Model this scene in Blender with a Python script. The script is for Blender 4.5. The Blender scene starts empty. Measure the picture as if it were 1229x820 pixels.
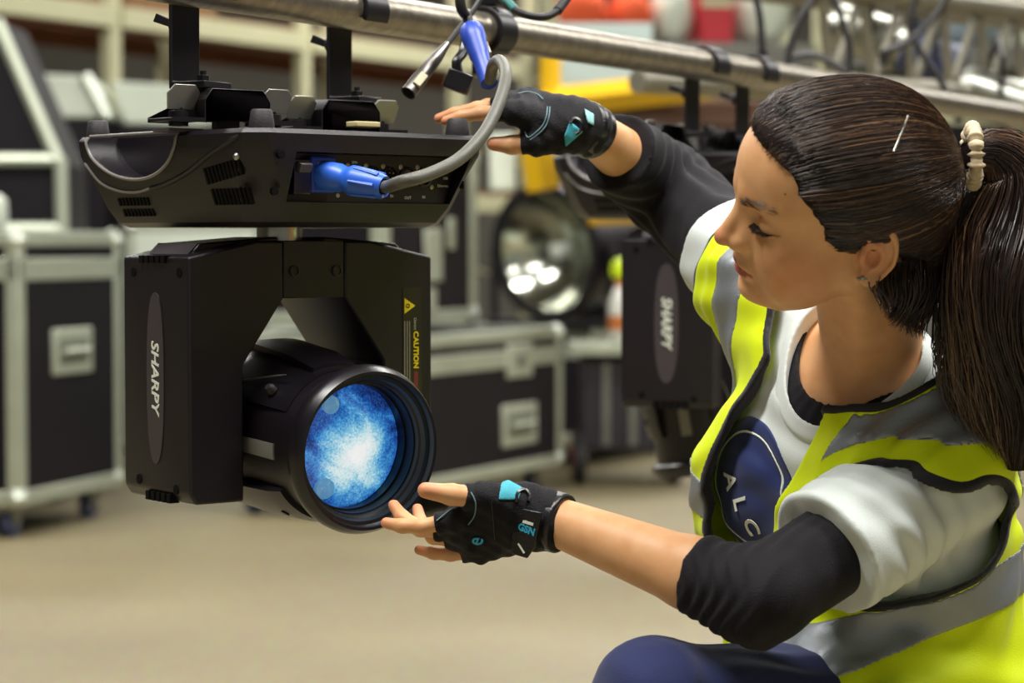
import bpy, bmesh, math, random
import numpy as np
from mathutils import Vector, Matrix, Euler

random.seed(7); np.random.seed(7)
sc = bpy.context.scene
COL = sc.collection
R = math.radians

# ------------------------------------------------------------------ camera
FPX, HC = 2800.0, 1.0                 # focal length in pixels of the 1229 px frame, eye height
PITCH = math.atan(120.0 / FPX)
cam_d = bpy.data.cameras.new('camera'); cam = bpy.data.objects.new('camera', cam_d); COL.objects.link(cam)
cam.location = (0, 0, HC); cam.rotation_euler = (math.pi / 2 - PITCH, 0, 0)
cam_d.sensor_width = 36.0; cam_d.lens = FPX / 1229.0 * 36.0
cam_d.clip_start = 0.05; cam_d.clip_end = 100
cam_d.dof.use_dof = True; cam_d.dof.focus_distance = 2.5; cam_d.dof.aperture_fstop = 4.6
sc.camera = cam

# ------------------------------------------------------------------ light
sc.view_settings.view_transform = 'Standard'
try: sc.view_settings.look = 'None'
except Exception: pass
sc.view_settings.exposure = 0.0; sc.view_settings.gamma = 1.0
sc.view_settings.use_curve_mapping = False
w = bpy.data.worlds.new('world'); sc.world = w; w.use_nodes = True
w.node_tree.nodes['Background'].inputs[0].default_value = (0.95, 1.0, 0.93, 1)
w.node_tree.nodes['Background'].inputs[1].default_value = 0.26
try: sc.cycles.use_denoising = True
except Exception: pass
sc.cycles.max_bounces = 6

def area(name, loc, size, power, col=(1, .985, .94), target=None):
    d = bpy.data.lights.new(name, 'AREA'); d.shape = 'RECTANGLE'; d.size, d.size_y = size; d.energy = power; d.color = col
    o = bpy.data.objects.new(name, d); COL.objects.link(o); o.location = loc
    if target is not None:
        o.rotation_euler = (Vector(target) - Vector(loc)).to_track_quat('-Z', 'Y').to_euler()
    return o
for lx, ly, pw in ((-1.3, 1.6, 250), (1.9, 2.2, 275), (-3.0, 6.5, 200), (1.0, 7.0, 200), (5.0, 7.5, 200),
                   (-4.0, 12.5, 170), (1.0, 13.0, 200), (6.5, 13.5, 200), (-4., 18, 140), (2., 18, 160), (8., 18, 160)):
    area('ceiling_lamp_light', (lx, ly, 4.6), (2.4, 0.7), pw)

# ------------------------------------------------------------------ helpers
def lin(h):
    h = h.lstrip('#'); c = [int(h[i:i + 2], 16) / 255 for i in (0, 2, 4)]
    return tuple(((v + .055) / 1.055) ** 2.4 if v > .04045 else v / 12.92 for v in c) + (1,)

MATS = {}
def mat(name, col, rough=.5, metal=0, var=0., scale=30., bump=0., bscale=200., spec=.5, emit=None, estr=0, sheen=0., sss=0., coat=0., trans=0., stretch=None):
    if name in MATS: return MATS[name]
    m = bpy.data.materials.new(name); m.use_nodes = True; nt = m.node_tree; b = nt.nodes['Principled BSDF']
    c = lin(col) if isinstance(col, str) else tuple(col) + (1,)
    b.inputs['Base Color'].default_value = c
    b.inputs['Roughness'].default_value = rough; b.inputs['Metallic'].default_value = metal
    b.inputs['Specular IOR Level'].default_value = spec
    if sheen: b.inputs['Sheen Weight'].default_value = sheen
    if sss:
        b.inputs['Subsurface Weight'].default_value = sss; b.inputs['Subsurface Radius'].default_value = (.012, .005, .003); b.inputs['Subsurface Scale'].default_value = .6
    if coat: b.inputs['Coat Weight'].default_value = coat
    if trans: b.inputs['Transmission Weight'].default_value = trans
    if emit is not None:
        b.inputs['Emission Color'].default_value = lin(emit); b.inputs['Emission Strength'].default_value = estr
    tc = nt.nodes.new('ShaderNodeTexCoord'); vec = tc.outputs['Object']
    if stretch:
        mp = nt.nodes.new('ShaderNodeMapping'); mp.inputs['Scale'].default_value = stretch
        nt.links.new(vec, mp.inputs['Vector']); vec = mp.outputs['Vector']
    if var:
        n = nt.nodes.new('ShaderNodeTexNoise'); n.inputs['Scale'].default_value = scale; n.inputs['Detail'].default_value = 4
        nt.links.new(vec, n.inputs['Vector'])
        mx = nt.nodes.new('ShaderNodeMix'); mx.data_type = 'RGBA'
        mx.inputs['A'].default_value = tuple(max(0, v * (1 - var)) for v in c[:3]) + (1,)
        mx.inputs['B'].default_value = tuple(min(1, v * (1 + var)) for v in c[:3]) + (1,)
        nt.links.new(n.outputs['Fac'], mx.inputs['Factor']); nt.links.new(mx.outputs['Result'], b.inputs['Base Color'])
    if bump:
        n2 = nt.nodes.new('ShaderNodeTexNoise'); n2.inputs['Scale'].default_value = bscale; n2.inputs['Detail'].default_value = 3
        nt.links.new(vec, n2.inputs['Vector'])
        bp = nt.nodes.new('ShaderNodeBump'); bp.inputs['Strength'].default_value = bump; bp.inputs['Distance'].default_value = .002
        nt.links.new(n2.outputs['Fac'], bp.inputs['Height']); nt.links.new(bp.outputs['Normal'], b.inputs['Normal'])
    MATS[name] = m
    return m

def tag(o, label=None, cat=None, group=None, kind=None):
    if label: o['label'] = label
    if cat: o['category'] = cat
    if group: o['group'] = group
    if kind: o['kind'] = kind
    return o

def empty(name, loc, rz=0.0, label=None, cat=None, group=None):
    o = bpy.data.objects.new(name, None); COL.objects.link(o); o.location = loc; o.rotation_euler = (0, 0, rz); o.empty_display_size = .05
    return tag(o, label, cat, group)

def wmat(o):
    m = o.matrix_basis.copy()
    if o.parent: m = wmat(o.parent) @ o.matrix_parent_inverse @ m
    return m

def attach(o, p, keep=False):
    o.parent = p
    if keep: o.matrix_parent_inverse = wmat(p).inverted()
    return o

def pix(px, py, d):
    """world point that the photograph's pixel shows at distance d along the lens axis"""
    x = (px - 614.5) / FPX * d; y = -(py - 410.0) / FPX * d
    cp, sp = math.cos(PITCH), math.sin(PITCH)
    return Vector((x, d * cp + y * sp, HC - d * sp + y * cp))

class MB:
    def __init__(s): s.v = []; s.f = []
    def add(s, vs, fs):
        n = len(s.v); s.v += [tuple(v) for v in vs]; s.f += [tuple(i + n for i in f) for f in fs]; return s
    def box(s, c, d, rot=None):
        hx, hy, hz = d[0] / 2, d[1] / 2, d[2] / 2
        vs = [Vector((x, y, z)) for x in (-hx, hx) for y in (-hy, hy) for z in (-hz, hz)]
        if rot is not None: vs = [rot @ v for v in vs]
        vs = [v + Vector(c) for v in vs]
        return s.add(vs, [(0, 1, 3, 2), (4, 6, 7, 5), (0, 4, 5, 1), (2, 3, 7, 6), (0, 2, 6, 4), (1, 5, 7, 3)])
    def tube(s, pts, r, n=10, cap=True):
        pts = [Vector(p) for p in pts]; m = len(pts)
        rs = r if hasattr(r, '__len__') else [r] * m
        t0 = (pts[1] - pts[0]).normalized()
        up = Vector((0, 0, 1)) if abs(t0.z) < .9 else Vector((1, 0, 0))
        a = t0.cross(up).normalized(); vs = []
        for i in range(m):
            t = (pts[min(i + 1, m - 1)] - pts[max(i - 1, 0)]).normalized()
            a = (a - t * a.dot(t)).normalized(); b = t.cross(a)
            for k in range(n):
                q = 2 * math.pi * k / n; vs.append(pts[i] + (a * math.cos(q) + b * math.sin(q)) * rs[i])
        fs = [(i * n + k, i * n + (k + 1) % n, (i + 1) * n + (k + 1) % n, (i + 1) * n + k) for i in range(m - 1) for k in range(n)]
        if cap: fs += [tuple(reversed(range(n))), tuple(range((m - 1) * n, m * n))]
        return s.add(vs, fs)
    def lathe(s, prof, n=32, mtx=None, close=True):
        """prof: (r, h) pairs, turned round the local z axis, then placed by mtx"""
        mtx = mtx or Matrix.Identity(4); m = len(prof); vs = []
        for r, h in prof:
            for k in range(n):
                q = 2 * math.pi * k / n; vs.append(mtx @ Vector((r * math.cos(q), r * math.sin(q), h)))
        fs = [(i * n + k, i * n + (k + 1) % n, (i + 1) * n + (k + 1) % n, (i + 1) * n + k) for i in range(m - 1) for k in range(n)]
        if close: fs += [tuple(reversed(range(n))), tuple(range((m - 1) * n, m * n))]
        return s.add(vs, fs)
    def prism(s, poly, a, b, mtx=None):
        """poly (x, y) extruded from z=a to z=b, then placed by mtx"""
        mtx = mtx or Matrix.Identity(4); n = len(poly)
        vs = [mtx @ Vector((x, y, z)) for z in (a, b) for x, y in poly]
        fs = [tuple(reversed(range(n))), tuple(range(n, 2 * n))] + [(k, (k + 1) % n, n + (k + 1) % n, n + k) for k in range(n)]
        return s.add(vs, fs)
    def rings(s, rings):
        n = len(rings[0]); vs = [p for r in rings for p in r]
        fs = [(i * n + k, i * n + (k + 1) % n, (i + 1) * n + (k + 1) % n, (i + 1) * n + k) for i in range(len(rings) - 1) for k in range(n)]
        fs += [tuple(reversed(range(n))), tuple(range((len(rings) - 1) * n, len(rings) * n))]
        return s.add(vs, fs)
    def mesh(s, name):
        me = bpy.data.meshes.new(name); me.from_pydata([tuple(v) for v in s.v], [], s.f)
        bm = bmesh.new(); bm.from_mesh(me); bmesh.ops.recalc_face_normals(bm, faces=bm.faces); bm.to_mesh(me); bm.free()
        return me
    def build(s, name, m, parent=None, bevel=0., smooth=False, loc=None, rot=None, keep=False, seg=2):
        me = s.mesh(name); me.materials.append(m)
        return finish(me, name, parent, bevel, smooth, loc, rot, keep, seg)

def finish(me, name, parent=None, bevel=0., smooth=False, loc=None, rot=None, keep=False, seg=2):
    o = bpy.data.objects.new(name, me); COL.objects.link(o)
    if loc is not None: o.location = loc
    if rot is not None: o.rotation_euler = rot
    if parent is not None: attach(o, parent, keep)
    if smooth or bevel:
        me.polygons.foreach_set('use_smooth', [True] * len(me.polygons))
        try: me.set_sharp_from_angle(angle=R(38))
        except Exception: pass
    if bevel:
        b = o.modifiers.new('bevel', 'BEVEL'); b.width = bevel; b.segments = seg; b.limit_method = 'ANGLE'; b.angle_limit = R(30)
    return o

def boolean(me, cutters):
    """mesh minus a list of MB cutters (exact), as new mesh data"""
    o = bpy.data.objects.new('tmp', me); COL.objects.link(o); tmp = []
    for c in cutters:
        k = bpy.data.objects.new('cut', c.mesh('cut')); COL.objects.link(k); tmp.append(k)
        b = o.modifiers.new('b', 'BOOLEAN'); b.object = k; b.operation = 'DIFFERENCE'; b.solver = 'EXACT'
    dg = bpy.context.evaluated_depsgraph_get(); dg.update()
    r = bpy.data.meshes.new_from_object(o.evaluated_get(dg))
    for k in tmp + [o]: bpy.data.objects.remove(k)
    return r

def text_mesh(body, size, mtx, depth=.0004, shear=0., bold=0.):
    cu = bpy.data.curves.new('t', 'FONT'); cu.body = body; cu.size = size; cu.align_x = 'CENTER'; cu.align_y = 'CENTER'; cu.extrude = depth; cu.shear = shear; cu.offset = bold
    cu.resolution_u = 3
    o = bpy.data.objects.new('t', cu); COL.objects.link(o)
    dg = bpy.context.evaluated_depsgraph_get(); dg.update()
    me = bpy.data.meshes.new_from_object(o.evaluated_get(dg)); me.transform(mtx); bpy.data.objects.remove(o)
    return me

def text(name, body, size, mtx, m, parent, keep=False, loc=None, rot=None, **k):
    me = text_mesh(body, size, mtx, **k); me.materials.clear(); me.materials.append(m); me.name = name
    return finish(me, name, parent, loc=loc, rot=rot, keep=keep)

def frame(o, x, y, z):
    """matrix with origin o and axes x, y, z as columns"""
    m = Matrix.Identity(4)
    for i, a in enumerate((x, y, z)):
        a = Vector(a)
        for r in range(3): m[r][i] = a[r]
    for r in range(3): m[r][3] = o[r]
    return m

def catmull(pts, per=8):
    P = [np.array(p, float) for p in pts]; P = [2 * P[0] - P[1]] + P + [2 * P[-1] - P[-2]]; out = []
    for i in range(1, len(P) - 2):
        for k in range(per):
            t = k / per; a, b, c, d = P[i - 1:i + 3]
            out.append(.5 * ((2 * b) + (c - a) * t + (2 * a - 5 * b + 4 * c - d) * t * t + (3 * b - a - 3 * c + d) * t ** 3))
    out.append(P[-2]); return [Vector(p) for p in out]

# ------------------------------------------------------------------ materials
BLACK = mat('black_plastic', '#161017', .36, var=.12, scale=18, bump=.25, bscale=900, spec=.45)
BLACK2 = mat('black_satin', '#141016', .30, var=.1, scale=25, spec=.5)
DARK = mat('shade_black', '#050405', .7, spec=.15)  # near-black paints in the shade of holes and slots; also pins, print
GREYP = mat('grey_plastic', '#4b4448', .4)
RUBBER = mat('black_rubber', '#232022', .62, bump=.2, bscale=400)
STEEL = mat('steel', '#9a9a92', .34, metal=1, var=.25, scale=60)
BSTEEL = mat('black_steel', '#1f1c20', .38, metal=.3, var=.2, scale=40)
GALV = mat('aluminium_tube', '#938b7d', .36, metal=.85, var=.55, scale=55, bump=.35, bscale=90)
ALU = mat('case_aluminium', '#b9bfac', .42, metal=.55, var=.15, scale=12)
LAM = mat('case_laminate', '#120e14', .55, var=.2, scale=40, bump=.15, bscale=300, spec=.25)
SILVER = mat('silver_plate', '#a9a89e', .36, metal=.9, var=.15, scale=50)
WHITEP = mat('white_print', '#dfe3d4', .5)
YELLOWP = mat('yellow_print', '#e2c713', .5)
BLUEP = mat('blue_plastic', '#2c62cf', .38, var=.06, scale=30)
BLUED = mat('deep_blue_plastic', '#2444a8', .4, var=.06, scale=30)
CABLE = mat('grey_cable', '#59574f', .5, var=.15, scale=60, bump=.2, bscale=300)
BCABLE = mat('black_cable', '#1c191b', .5)
YEL = mat('machine_yellow', '#dcae12', .45, var=.12, scale=8)
ORANGE = mat('orange_cloth', '#d8562a', .8, var=.15, scale=10)
RED = mat('red_paint', '#c22330', .5)
WHITE = mat('white_paint', '#cfd6c6', .5, var=.06, scale=8)
PALEBLUE = mat('pale_blue_tarp', '#8f9fab', .6, var=.15, scale=5)
WOOD = mat('shelf_board', '#7a4824', .7, var=.3, scale=6, stretch=(1, 12, 1))
CREAM = mat('cream_paint', '#c9c7a2', .5, var=.08, scale=10)
GREYM = mat('grey_metal', '#77766f', .5, metal=.4, var=.2, scale=15)

# ------------------------------------------------------------------ the hall
def concrete():
    m = bpy.data.materials.new('concrete_floor'); m.use_nodes = True; nt = m.node_tree; b = nt.nodes['Principled BSDF']
    tc = nt.nodes.new('ShaderNodeTexCoord')
    a = nt.nodes.new('ShaderNodeTexNoise'); a.inputs['Scale'].default_value = .8; a.inputs['Detail'].default_value = 6
    c = nt.nodes.new('ShaderNodeTexNoise'); c.inputs['Scale'].default_value = 40; c.inputs['Detail'].default_value = 3
    nt.links.new(tc.outputs['Object'], a.inputs['Vector']); nt.links.new(tc.outputs['Object'], c.inputs['Vector'])
    r = nt.nodes.new('ShaderNodeValToRGB'); r.color_ramp.elements[0].position = .3; r.color_ramp.elements[1].position = .7
    r.color_ramp.elements[0].color = lin('#6a5c34'); r.color_ramp.elements[1].color = lin('#7e7044')
    mx = nt.nodes.new('ShaderNodeMix'); mx.data_type = 'RGBA'; mx.inputs['Factor'].default_value = .12
    nt.links.new(a.outputs['Fac'], r.inputs['Fac']); nt.links.new(r.outputs['Color'], mx.inputs['A']); nt.links.new(c.outputs['Color'], mx.inputs['B'])
    nt.links.new(mx.outputs['Result'], b.inputs['Base Color']); b.inputs['Roughness'].default_value = .55
    bp = nt.nodes.new('ShaderNodeBump'); bp.inputs['Strength'].default_value = .2; bp.inputs['Distance'].default_value = .003
    nt.links.new(c.outputs['Fac'], bp.inputs['Height']); nt.links.new(bp.outputs['Normal'], b.inputs['Normal'])
    return m
WALLM = mat('painted_wall', '#6d6a62', .8, var=.1, scale=2)
tag(MB().box((1, 9, -.05), (24, 30, .1)).build('floor', concrete()), 'sand-coloured worn concrete warehouse floor', kind='structure')
tag(MB().box((1, 24.1, 3), (24, .2, 6)).build('wall_back', WALLM), 'dim grey wall at the far end of the hall', kind='structure')
tag(MB().box((-11.1, 9, 3), (.2, 30, 6)).build('wall_left', WALLM), 'dim grey wall on the left of the hall', kind='structure')
tag(MB().box((13.1, 9, 3), (.2, 30, 6)).build('wall_right', WALLM), 'dim grey wall on the right of the hall', kind='structure')
tag(MB().box((1, 9, 6.1), (24, 30, .2)).build('ceiling', mat('ceiling_paint', '#8b8a80', .8)), 'pale ceiling of the hall', kind='structure')
# ------------------------------------------------------------------ moving head light
LENS = None
def lens_material():
    m = bpy.data.materials.new('lit_lens'); m.use_nodes = True; nt = m.node_tree; b = nt.nodes['Principled BSDF']
    tc = nt.nodes.new('ShaderNodeTexCoord')
    n = nt.nodes.new('ShaderNodeTexNoise'); n.inputs['Scale'].default_value = 22; n.inputs['Detail'].default_value = 5; n.inputs['Distortion'].default_value = 1.2
    nf = nt.nodes.new('ShaderNodeTexNoise'); nf.inputs['Scale'].default_value = 420; nf.inputs['Detail'].default_value = 2
    g = nt.nodes.new('ShaderNodeTexGradient'); g.gradient_type = 'SPHERICAL'
    mp = nt.nodes.new('ShaderNodeMapping'); mp.inputs['Scale'].default_value = (17, 0.01, 17); mp.inputs['Location'].default_value = (-.14, 0, .22)
    L = nt.links.new
    L(tc.outputs['Object'], mp.inputs['Vector']); L(mp.outputs['Vector'], g.inputs['Vector'])
    L(tc.outputs['Object'], n.inputs['Vector']); L(tc.outputs['Object'], nf.inputs['Vector'])
    a = nt.nodes.new('ShaderNodeMath'); a.operation = 'MULTIPLY_ADD'; a.inputs[1].default_value = .85
    L(g.outputs['Fac'], a.inputs[0])
    s1 = nt.nodes.new('ShaderNodeMath'); s1.operation = 'MULTIPLY_ADD'; s1.inputs[1].default_value = .9; s1.inputs[2].default_value = -.28
    L(n.outputs['Fac'], s1.inputs[0])
    s2 = nt.nodes.new('ShaderNodeMath'); s2.operation = 'MULTIPLY_ADD'; s2.inputs[1].default_value = .5; L(nf.outputs['Fac'], s2.inputs[0])
    s3 = nt.nodes.new('ShaderNodeMath'); s3.operation = 'ADD'; L(s1.outputs[0], s3.inputs[0]); s3.inputs[1].default_value = -.25
    L(s3.outputs[0], s2.inputs[2]); L(s2.outputs[0], a.inputs[2])
    r = nt.nodes.new('ShaderNodeValToRGB'); e = r.color_ramp.elements
    e[0].position = .02; e[0].color = lin('#12255c'); e[1].position = .95; e[1].color = (1, 1, 1, 1)
    for p, c in ((.2, '#1f58ad'), (.38, '#3f93d6'), (.55, '#86cbea'), (.72, '#d8f2f4')):
        q = e.new(p); q.color = lin(c)
    L(a.outputs[0], r.inputs['Fac']); L(r.outputs['Color'], b.inputs['Emission Color'])
    b.inputs['Emission Strength'].default_value = .85
    b.inputs['Base Color'].default_value = (.01, .02, .05, 1); b.inputs['Roughness'].default_value = .06; b.inputs['Coat Weight'].default_value = .6
    return m

def octo(hx, hy, ch, z, dx=0., dy=0.):
    hx -= dx; hy -= dy
    return [Vector((x, y, z)) for x, y in ((-hx + ch, -hy), (hx - ch, -hy), (hx, -hy + ch), (hx, hy - ch), (hx - ch, hy), (-hx + ch, hy), (-hx, hy - ch), (-hx, -hy + ch))]

def moving_head(loc, base_rot, yoke_rot, tilt, label, group, lit=True):
    """loc = centre of the base's top face; the base hangs from it, the yoke pans by yoke_rot, the head tilts"""
    root = empty('moving_head_light', loc, 0, label, 'stage light', group)
    br, yr = (0, 0, base_rot), (0, 0, yoke_rot)
    HX, HY = .166, .18
    b = MB().rings([octo(HX, HY, .018, 0, .004, .004), octo(HX, HY, .020, -.005), octo(HX, HY, .022, -.022, .001, .001), octo(HX, HY, .03, -.045, .007, .007),
                    octo(HX, HY, .033, -.082, .020, .017), octo(HX, HY, .036, -.098, .028, .024), octo(HX, HY, .038, -.103, .036, .032)])
    fr = MB().prism([(-.112, -.077), (.118, -.077), (.136, -.024), (-.108, -.024)], .150, .25, Matrix.Rotation(R(90), 4, 'X'))
    el = [(.052 + .090 * math.cos(q), .049 * math.sin(q)) for q in np.linspace(0, 2 * math.pi, 40, endpoint=False)]
    side = MB().prism(el, -.3, -.125, Matrix(((0, 0, 1, 0), (1, 0, 0, 0), (0, 1, 0, 0), (0, 0, 0, 1))))
    me = boolean(b.mesh('base'), [fr, side]); me.materials.clear(); me.materials.append(BLACK)
    base = finish(me, 'base', root, bevel=.0025, rot=br)
    def bp(mb, name, m, **k): return mb.build(name, m, root, rot=br, **k)
    # handle recess rims on the left side, pale tubes painting their edge highlight, swoosh below it
    fx_ = lambda z: -.166 + float(np.interp(-z, [0, .005, .022, .045, .082, .096, .102], [.004, 0, .001, .007, .020, .027, .034]))
    RIM = mat('rim_highlight', '#7d7874', .3)
    q = np.linspace(math.pi * 1.0, math.pi * 2.0, 28)
    bp(MB().tube([(fx_(.049 * math.sin(a)) - .0006, .052 + .0915 * math.cos(a), .049 * math.sin(a) - .001) for a in q], .0019, 8), 'handle_rim_glint', RIM, smooth=True)
    bp(MB().tube([(fx_(0) - .001, .14, .0005), (fx_(0) - .001, -.036, .0005)], .0016, 8), 'handle_rim_glint', RIM, smooth=True)
    bp(MB().tube(catmull([(fx_(-.030) - .001, .150, -.030), (fx_(-.052) - .001, .128, -.052), (fx_(-.062) - .001, .095, -.062), (fx_(-.064) - .001, .06, -.064), (fx_(-.060) - .001, .03, -.060)], 6), .0015, 8), 'handle_lip_glint', RIM, smooth=True)
    bp(MB().tube(catmull([(fx_(-.060) + .001, .03, -.060), (fx_(-.056) + .001, .0, -.056), (fx_(-.044) + .001, -.05, -.044), (fx_(-.026) + .001, -.10, -.026), (fx_(-.008) + .001, -.155, -.008)], 5), [.0035] * 20 + [.002], 8), 'swoosh_ridge', BLACK, smooth=True)
    # vents: proud dark boxes painting the shade in the slots
    v = MB()
    for gy, cols, rows, z0 in ((-.152, 10, 2, -.050), (.040, 9, 2, -.074)):
        for c in range(cols):
            for r_ in range(rows):
                h = .018 if z0 > -.06 else .009
                yy = gy + c * .0072 + (0 if r_ else .003)
                zz = z0 - r_ * (h + .003) + (0.010 * (1 - c / cols) if (r_ == 0 and z0 > -.06) else 0)
                v.box((fx_(zz) + .0008, yy, zz), (.004, .0038, h), Matrix.Rotation(-.34, 3, 'Y'))
    tag(bp(v, 'vent_slot_shade', DARK), kind='stuff')
    # screws and corner bolt holes, black discs for the shade inside
    for x, z in ((-.130, -.028), (-.130, -.066)):
        s = MB().lathe([(.0045, 0), (.0045, .004)], 14, Matrix.Translation((x, -HY + (.002 if z > -.04 else .014), z)) @ Matrix.Rotation(R(90), 4, 'X'))
        bp(s, 'bolt_hole_shade', DARK, smooth=True)
    bp(MB().lathe([(.0045, -.002), (.0045, .003)], 14, Matrix.Translation((.1412, -.1552, -.055)) @ Matrix.Rotation(R(45), 4, 'Z') @ Matrix.Rotation(R(90), 4, 'X')), 'bolt_hole_shade', DARK, smooth=True)
    bp(MB().lathe([(.004, 0), (.004, .002), (.002, .004)], 12, Matrix.Translation((-.1645, -.150, -.03)) @ Matrix.Rotation(R(-90), 4, 'Y')), 'screw', SILVER, smooth=True)
    for x, y in ((-.14, -.16), (.135, -.155), (-.14, .16), (.135, .155)):
        bp(MB().lathe([(.0135, -.001), (.0135, .004), (.0115, .018), (.0095, .02)], 18, Matrix.Translation((x, y, 0))), 'rubber_foot', RUBBER, smooth=True)
    # connector panel
    yb = -.1525
    bp(MB().prism([(-.11, -.076), (.117, -.076), (.135, -.025), (-.107, -.025)], -yb - .0, -yb + .0015, Matrix.Rotation(R(90), 4, 'X')), 'connector_panel', mat('panel_sheet', '#151113', .45))
    sw = bp(MB().box((-.093, yb - .008, -.05), (.022, .016, .038)), 'breaker_switch', BLACK2, bevel=.0015)
    MB().box((-.093, yb - .019, -.040), (.016, .008, .010), Matrix.Rotation(.4, 3, 'X')).build('rocker', GREYP, sw, bevel=.001)
    for i, x in enumerate((-.012, .013, .037, .062, .086)):
        c = Matrix.Translation((x, yb, -.047)) @ Matrix.Rotation(R(90), 4, 'X')
        x_ = bp(MB().lathe([(.0108, 0), (.0108, .004), (.0090, .0045), (.0088, .001), (.0, .001)], 24, c, close=False), 'xlr_socket', BLACK2, smooth=True)
        core = MB().lathe([(.0075, 0), (.0075, .0035 if i % 2 else .0015)], 20, c)
        core.build('socket_core', mat('socket_grey', '#3a3336', .5) if i % 2 else DARK, x_, smooth=True)
        pins = MB()
        for k in range(3 if i > 2 else 5):
            a = R(200 + k * 70); pins.lathe([(.0009, 0), (.0009, .0048)], 6, c @ Matrix.Translation((.0045 * math.cos(a), .0045 * math.sin(a), 0)))
        pins.build('pins', DARK if i % 2 else mat('gold_pin', '#c9b878', .3, metal=1), x_)
        bp(MB().lathe([(.0033, 0), (.003, .0022), (.001, .0024)], 12, Matrix.Translation((x - .009, yb, -.0365)) @ Matrix.Rotation(R(90), 4, 'X')), 'screw', SILVER, smooth=True)
    for x, z in ((.098, -.058), (.03, -.061), (-.035, -.069)):
        bp(MB().lathe([(.0028, 0), (.0026, .002), (.001, .0022)], 12, Matrix.Translation((x, yb, z)) @ Matrix.Rotation(R(90), 4, 'X')), 'screw', SILVER, smooth=True)
    bp(MB().lathe([(.0045, 0), (.004, .001)], 16, Matrix.Translation((.068, yb, -.0655)) @ Matrix.Rotation(R(90), 4, 'X') @ Matrix.Scale(.45, 4, (0, 1, 0))), 'sticker', YELLOWP, smooth=True)
    fx = lambda x, z: Matrix.Translation((x, yb - .002, z)) @ Matrix.Rotation(R(90), 4, 'X')
    for s, x, z, sz in (('5PIN', -.012, -.033, .004), ('DMX', .108, -.036, .004), ('OUT', -.001 + .02, -.069, .0045), ('IN', .040, -.069, .0045), ('OUT', .063, -.0705, .0045), ('IN', .086, -.0695, .0045), ('Ethernet', .114, -.0565, .0045), ('USB', .118, -.048, .004)):
        text('panel_lettering', s, sz, fx(x, z), WHITEP, root, rot=br, depth=.0001)
    # omega brackets with quarter-turn fasteners on top
    # yoke -------------------------------------------------------------
    bp(MB().lathe([(.026, -.100), (.026, -.125)], 32, Matrix.Translation((0, 0, 0))), 'pan_bearing', mat('chrome', '#d8d2c4', .28, metal=.8), smooth=True)
    W, T = .16, .075
    zt, zb = -.118, -.405                                  # top of the cross piece, foot of the arms
    def arm(sg):
        p = [(.040, zt), (.075, zt), (W, -.136), (W, zb + .012), (W - .008, zb), (.092, zb), (.092, -.255), (.040, -.182)]
        p = [(sg * x, z) for x, z in p]
        return MB().prism(p, -T, T, Matrix.Rotation(R(90), 4, 'X'))
    for sg in (-1, 1):
        a = arm(sg).build('yoke_arm', BLACK, root, bevel=.003, rot=yr)
        if sg == -1:
            arm_obj = a
        for yy, zz in ((-.055, -.153), (.05, -.153), (-.045, -.390), (.04, -.385)):
            MB().lathe([(.0055, 0), (.0055, .0016)], 16, Matrix.Translation((sg * (W - .0008), yy, zz)) @ Matrix.Rotation(R(90 * sg), 4, 'Y')).build('bolt_hole_shade', DARK, a, smooth=True)
        nt_ = MB()
        for k in range(5):
            nt_.box((sg * (W - .002), -.022 + k * .0125, -.1385), (.010, .009, .008))
            nt_.box((sg * (W - .004), -.030 + k * .012, zb + .004), (.012, .008, .010))
        tag(nt_.build('vent_notch_shade', DARK, a), kind='stuff')
        q = np.linspace(0, 2 * math.pi, 40, endpoint=False)
        oval = [(.0195 * math.copysign(abs(math.cos(a_)) ** .85, math.cos(a_)), -.27 + .095 * math.copysign(abs(math.sin(a_)) ** .8, math.sin(a_))) for a_ in q]
        bd = MB().prism(oval, 0, .0014, frame((sg * (W - .0005), 0, 0), (0, sg, 0), (0, 0, 1), (sg, 0, 0))).build('name_badge', mat('badge_grey', '#413a3d', .35), a, smooth=True)
        # letters read downwards, tops to the right as seen from outside
        fm = frame((sg * (W + .0012), 0, -.268), (0, 0, -1), (0, sg, 0), (sg, 0, 0))
        text('badge_lettering', 'SHARPY', .0225, fm, WHITEP, a, depth=.0003, shear=.25, bold=.0004)
    MB().prism([(-.0397, zt), (.0397, zt), (.0397, -.182), (-.0397, -.182)], -T + .001, T - .001, Matrix.Rotation(R(90), 4, 'X')).build('yoke_bridge', BLACK, root, bevel=.001, rot=yr)
    for x in (-.026, .030):
        s = MB().lathe([(.0065, 0), (.0065, .0022), (.0045, .0026), (.0045, .001), (0, .001)], 18, Matrix.Translation((x, -T + .001, -.152)) @ Matrix.Rotation(R(90), 4, 'X'), close=False)
        s.build('screw', BLACK2, root, smooth=True, rot=yr)
    for sg in (-1, 1):
        cv = MB().prism([(sg * .142, -.134), (sg * .130, -.121), (sg * .03, -.1135), (sg * .03, -.120), (sg * .10, -.126)], -T * .62, T * .62, Matrix.Rotation(R(90), 4, 'X')).build('yoke_cover', BLACK2, root, bevel=.002, rot=yr)
        MB().prism([(sg * .1432, -.1345), (sg * .131, -.121), (sg * .1315, -.1205), (sg * .1450, -.1335)], -T * .60, T * .60, Matrix.Rotation(R(90), 4, 'X')).build('cover_plate', GREYP, cv, rot=(0, 0, 0))
    # caution label on the right arm's front
    lx = .128
    lab = MB().box((lx + .004, -T - .0003, -.235), (.026, .0008, .125)).build('caution_label', mat('label_film', '#1b1719', .3), root, rot=yr)
    tri = MB().prism([(lx - .007, -.184), (lx + .008, -.193), (lx - .007, -.202)], T + .0006, T + .0011, Matrix.Rotation(R(90), 4, 'X')); tri.build('warning_triangle', YELLOWP, lab)
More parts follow.
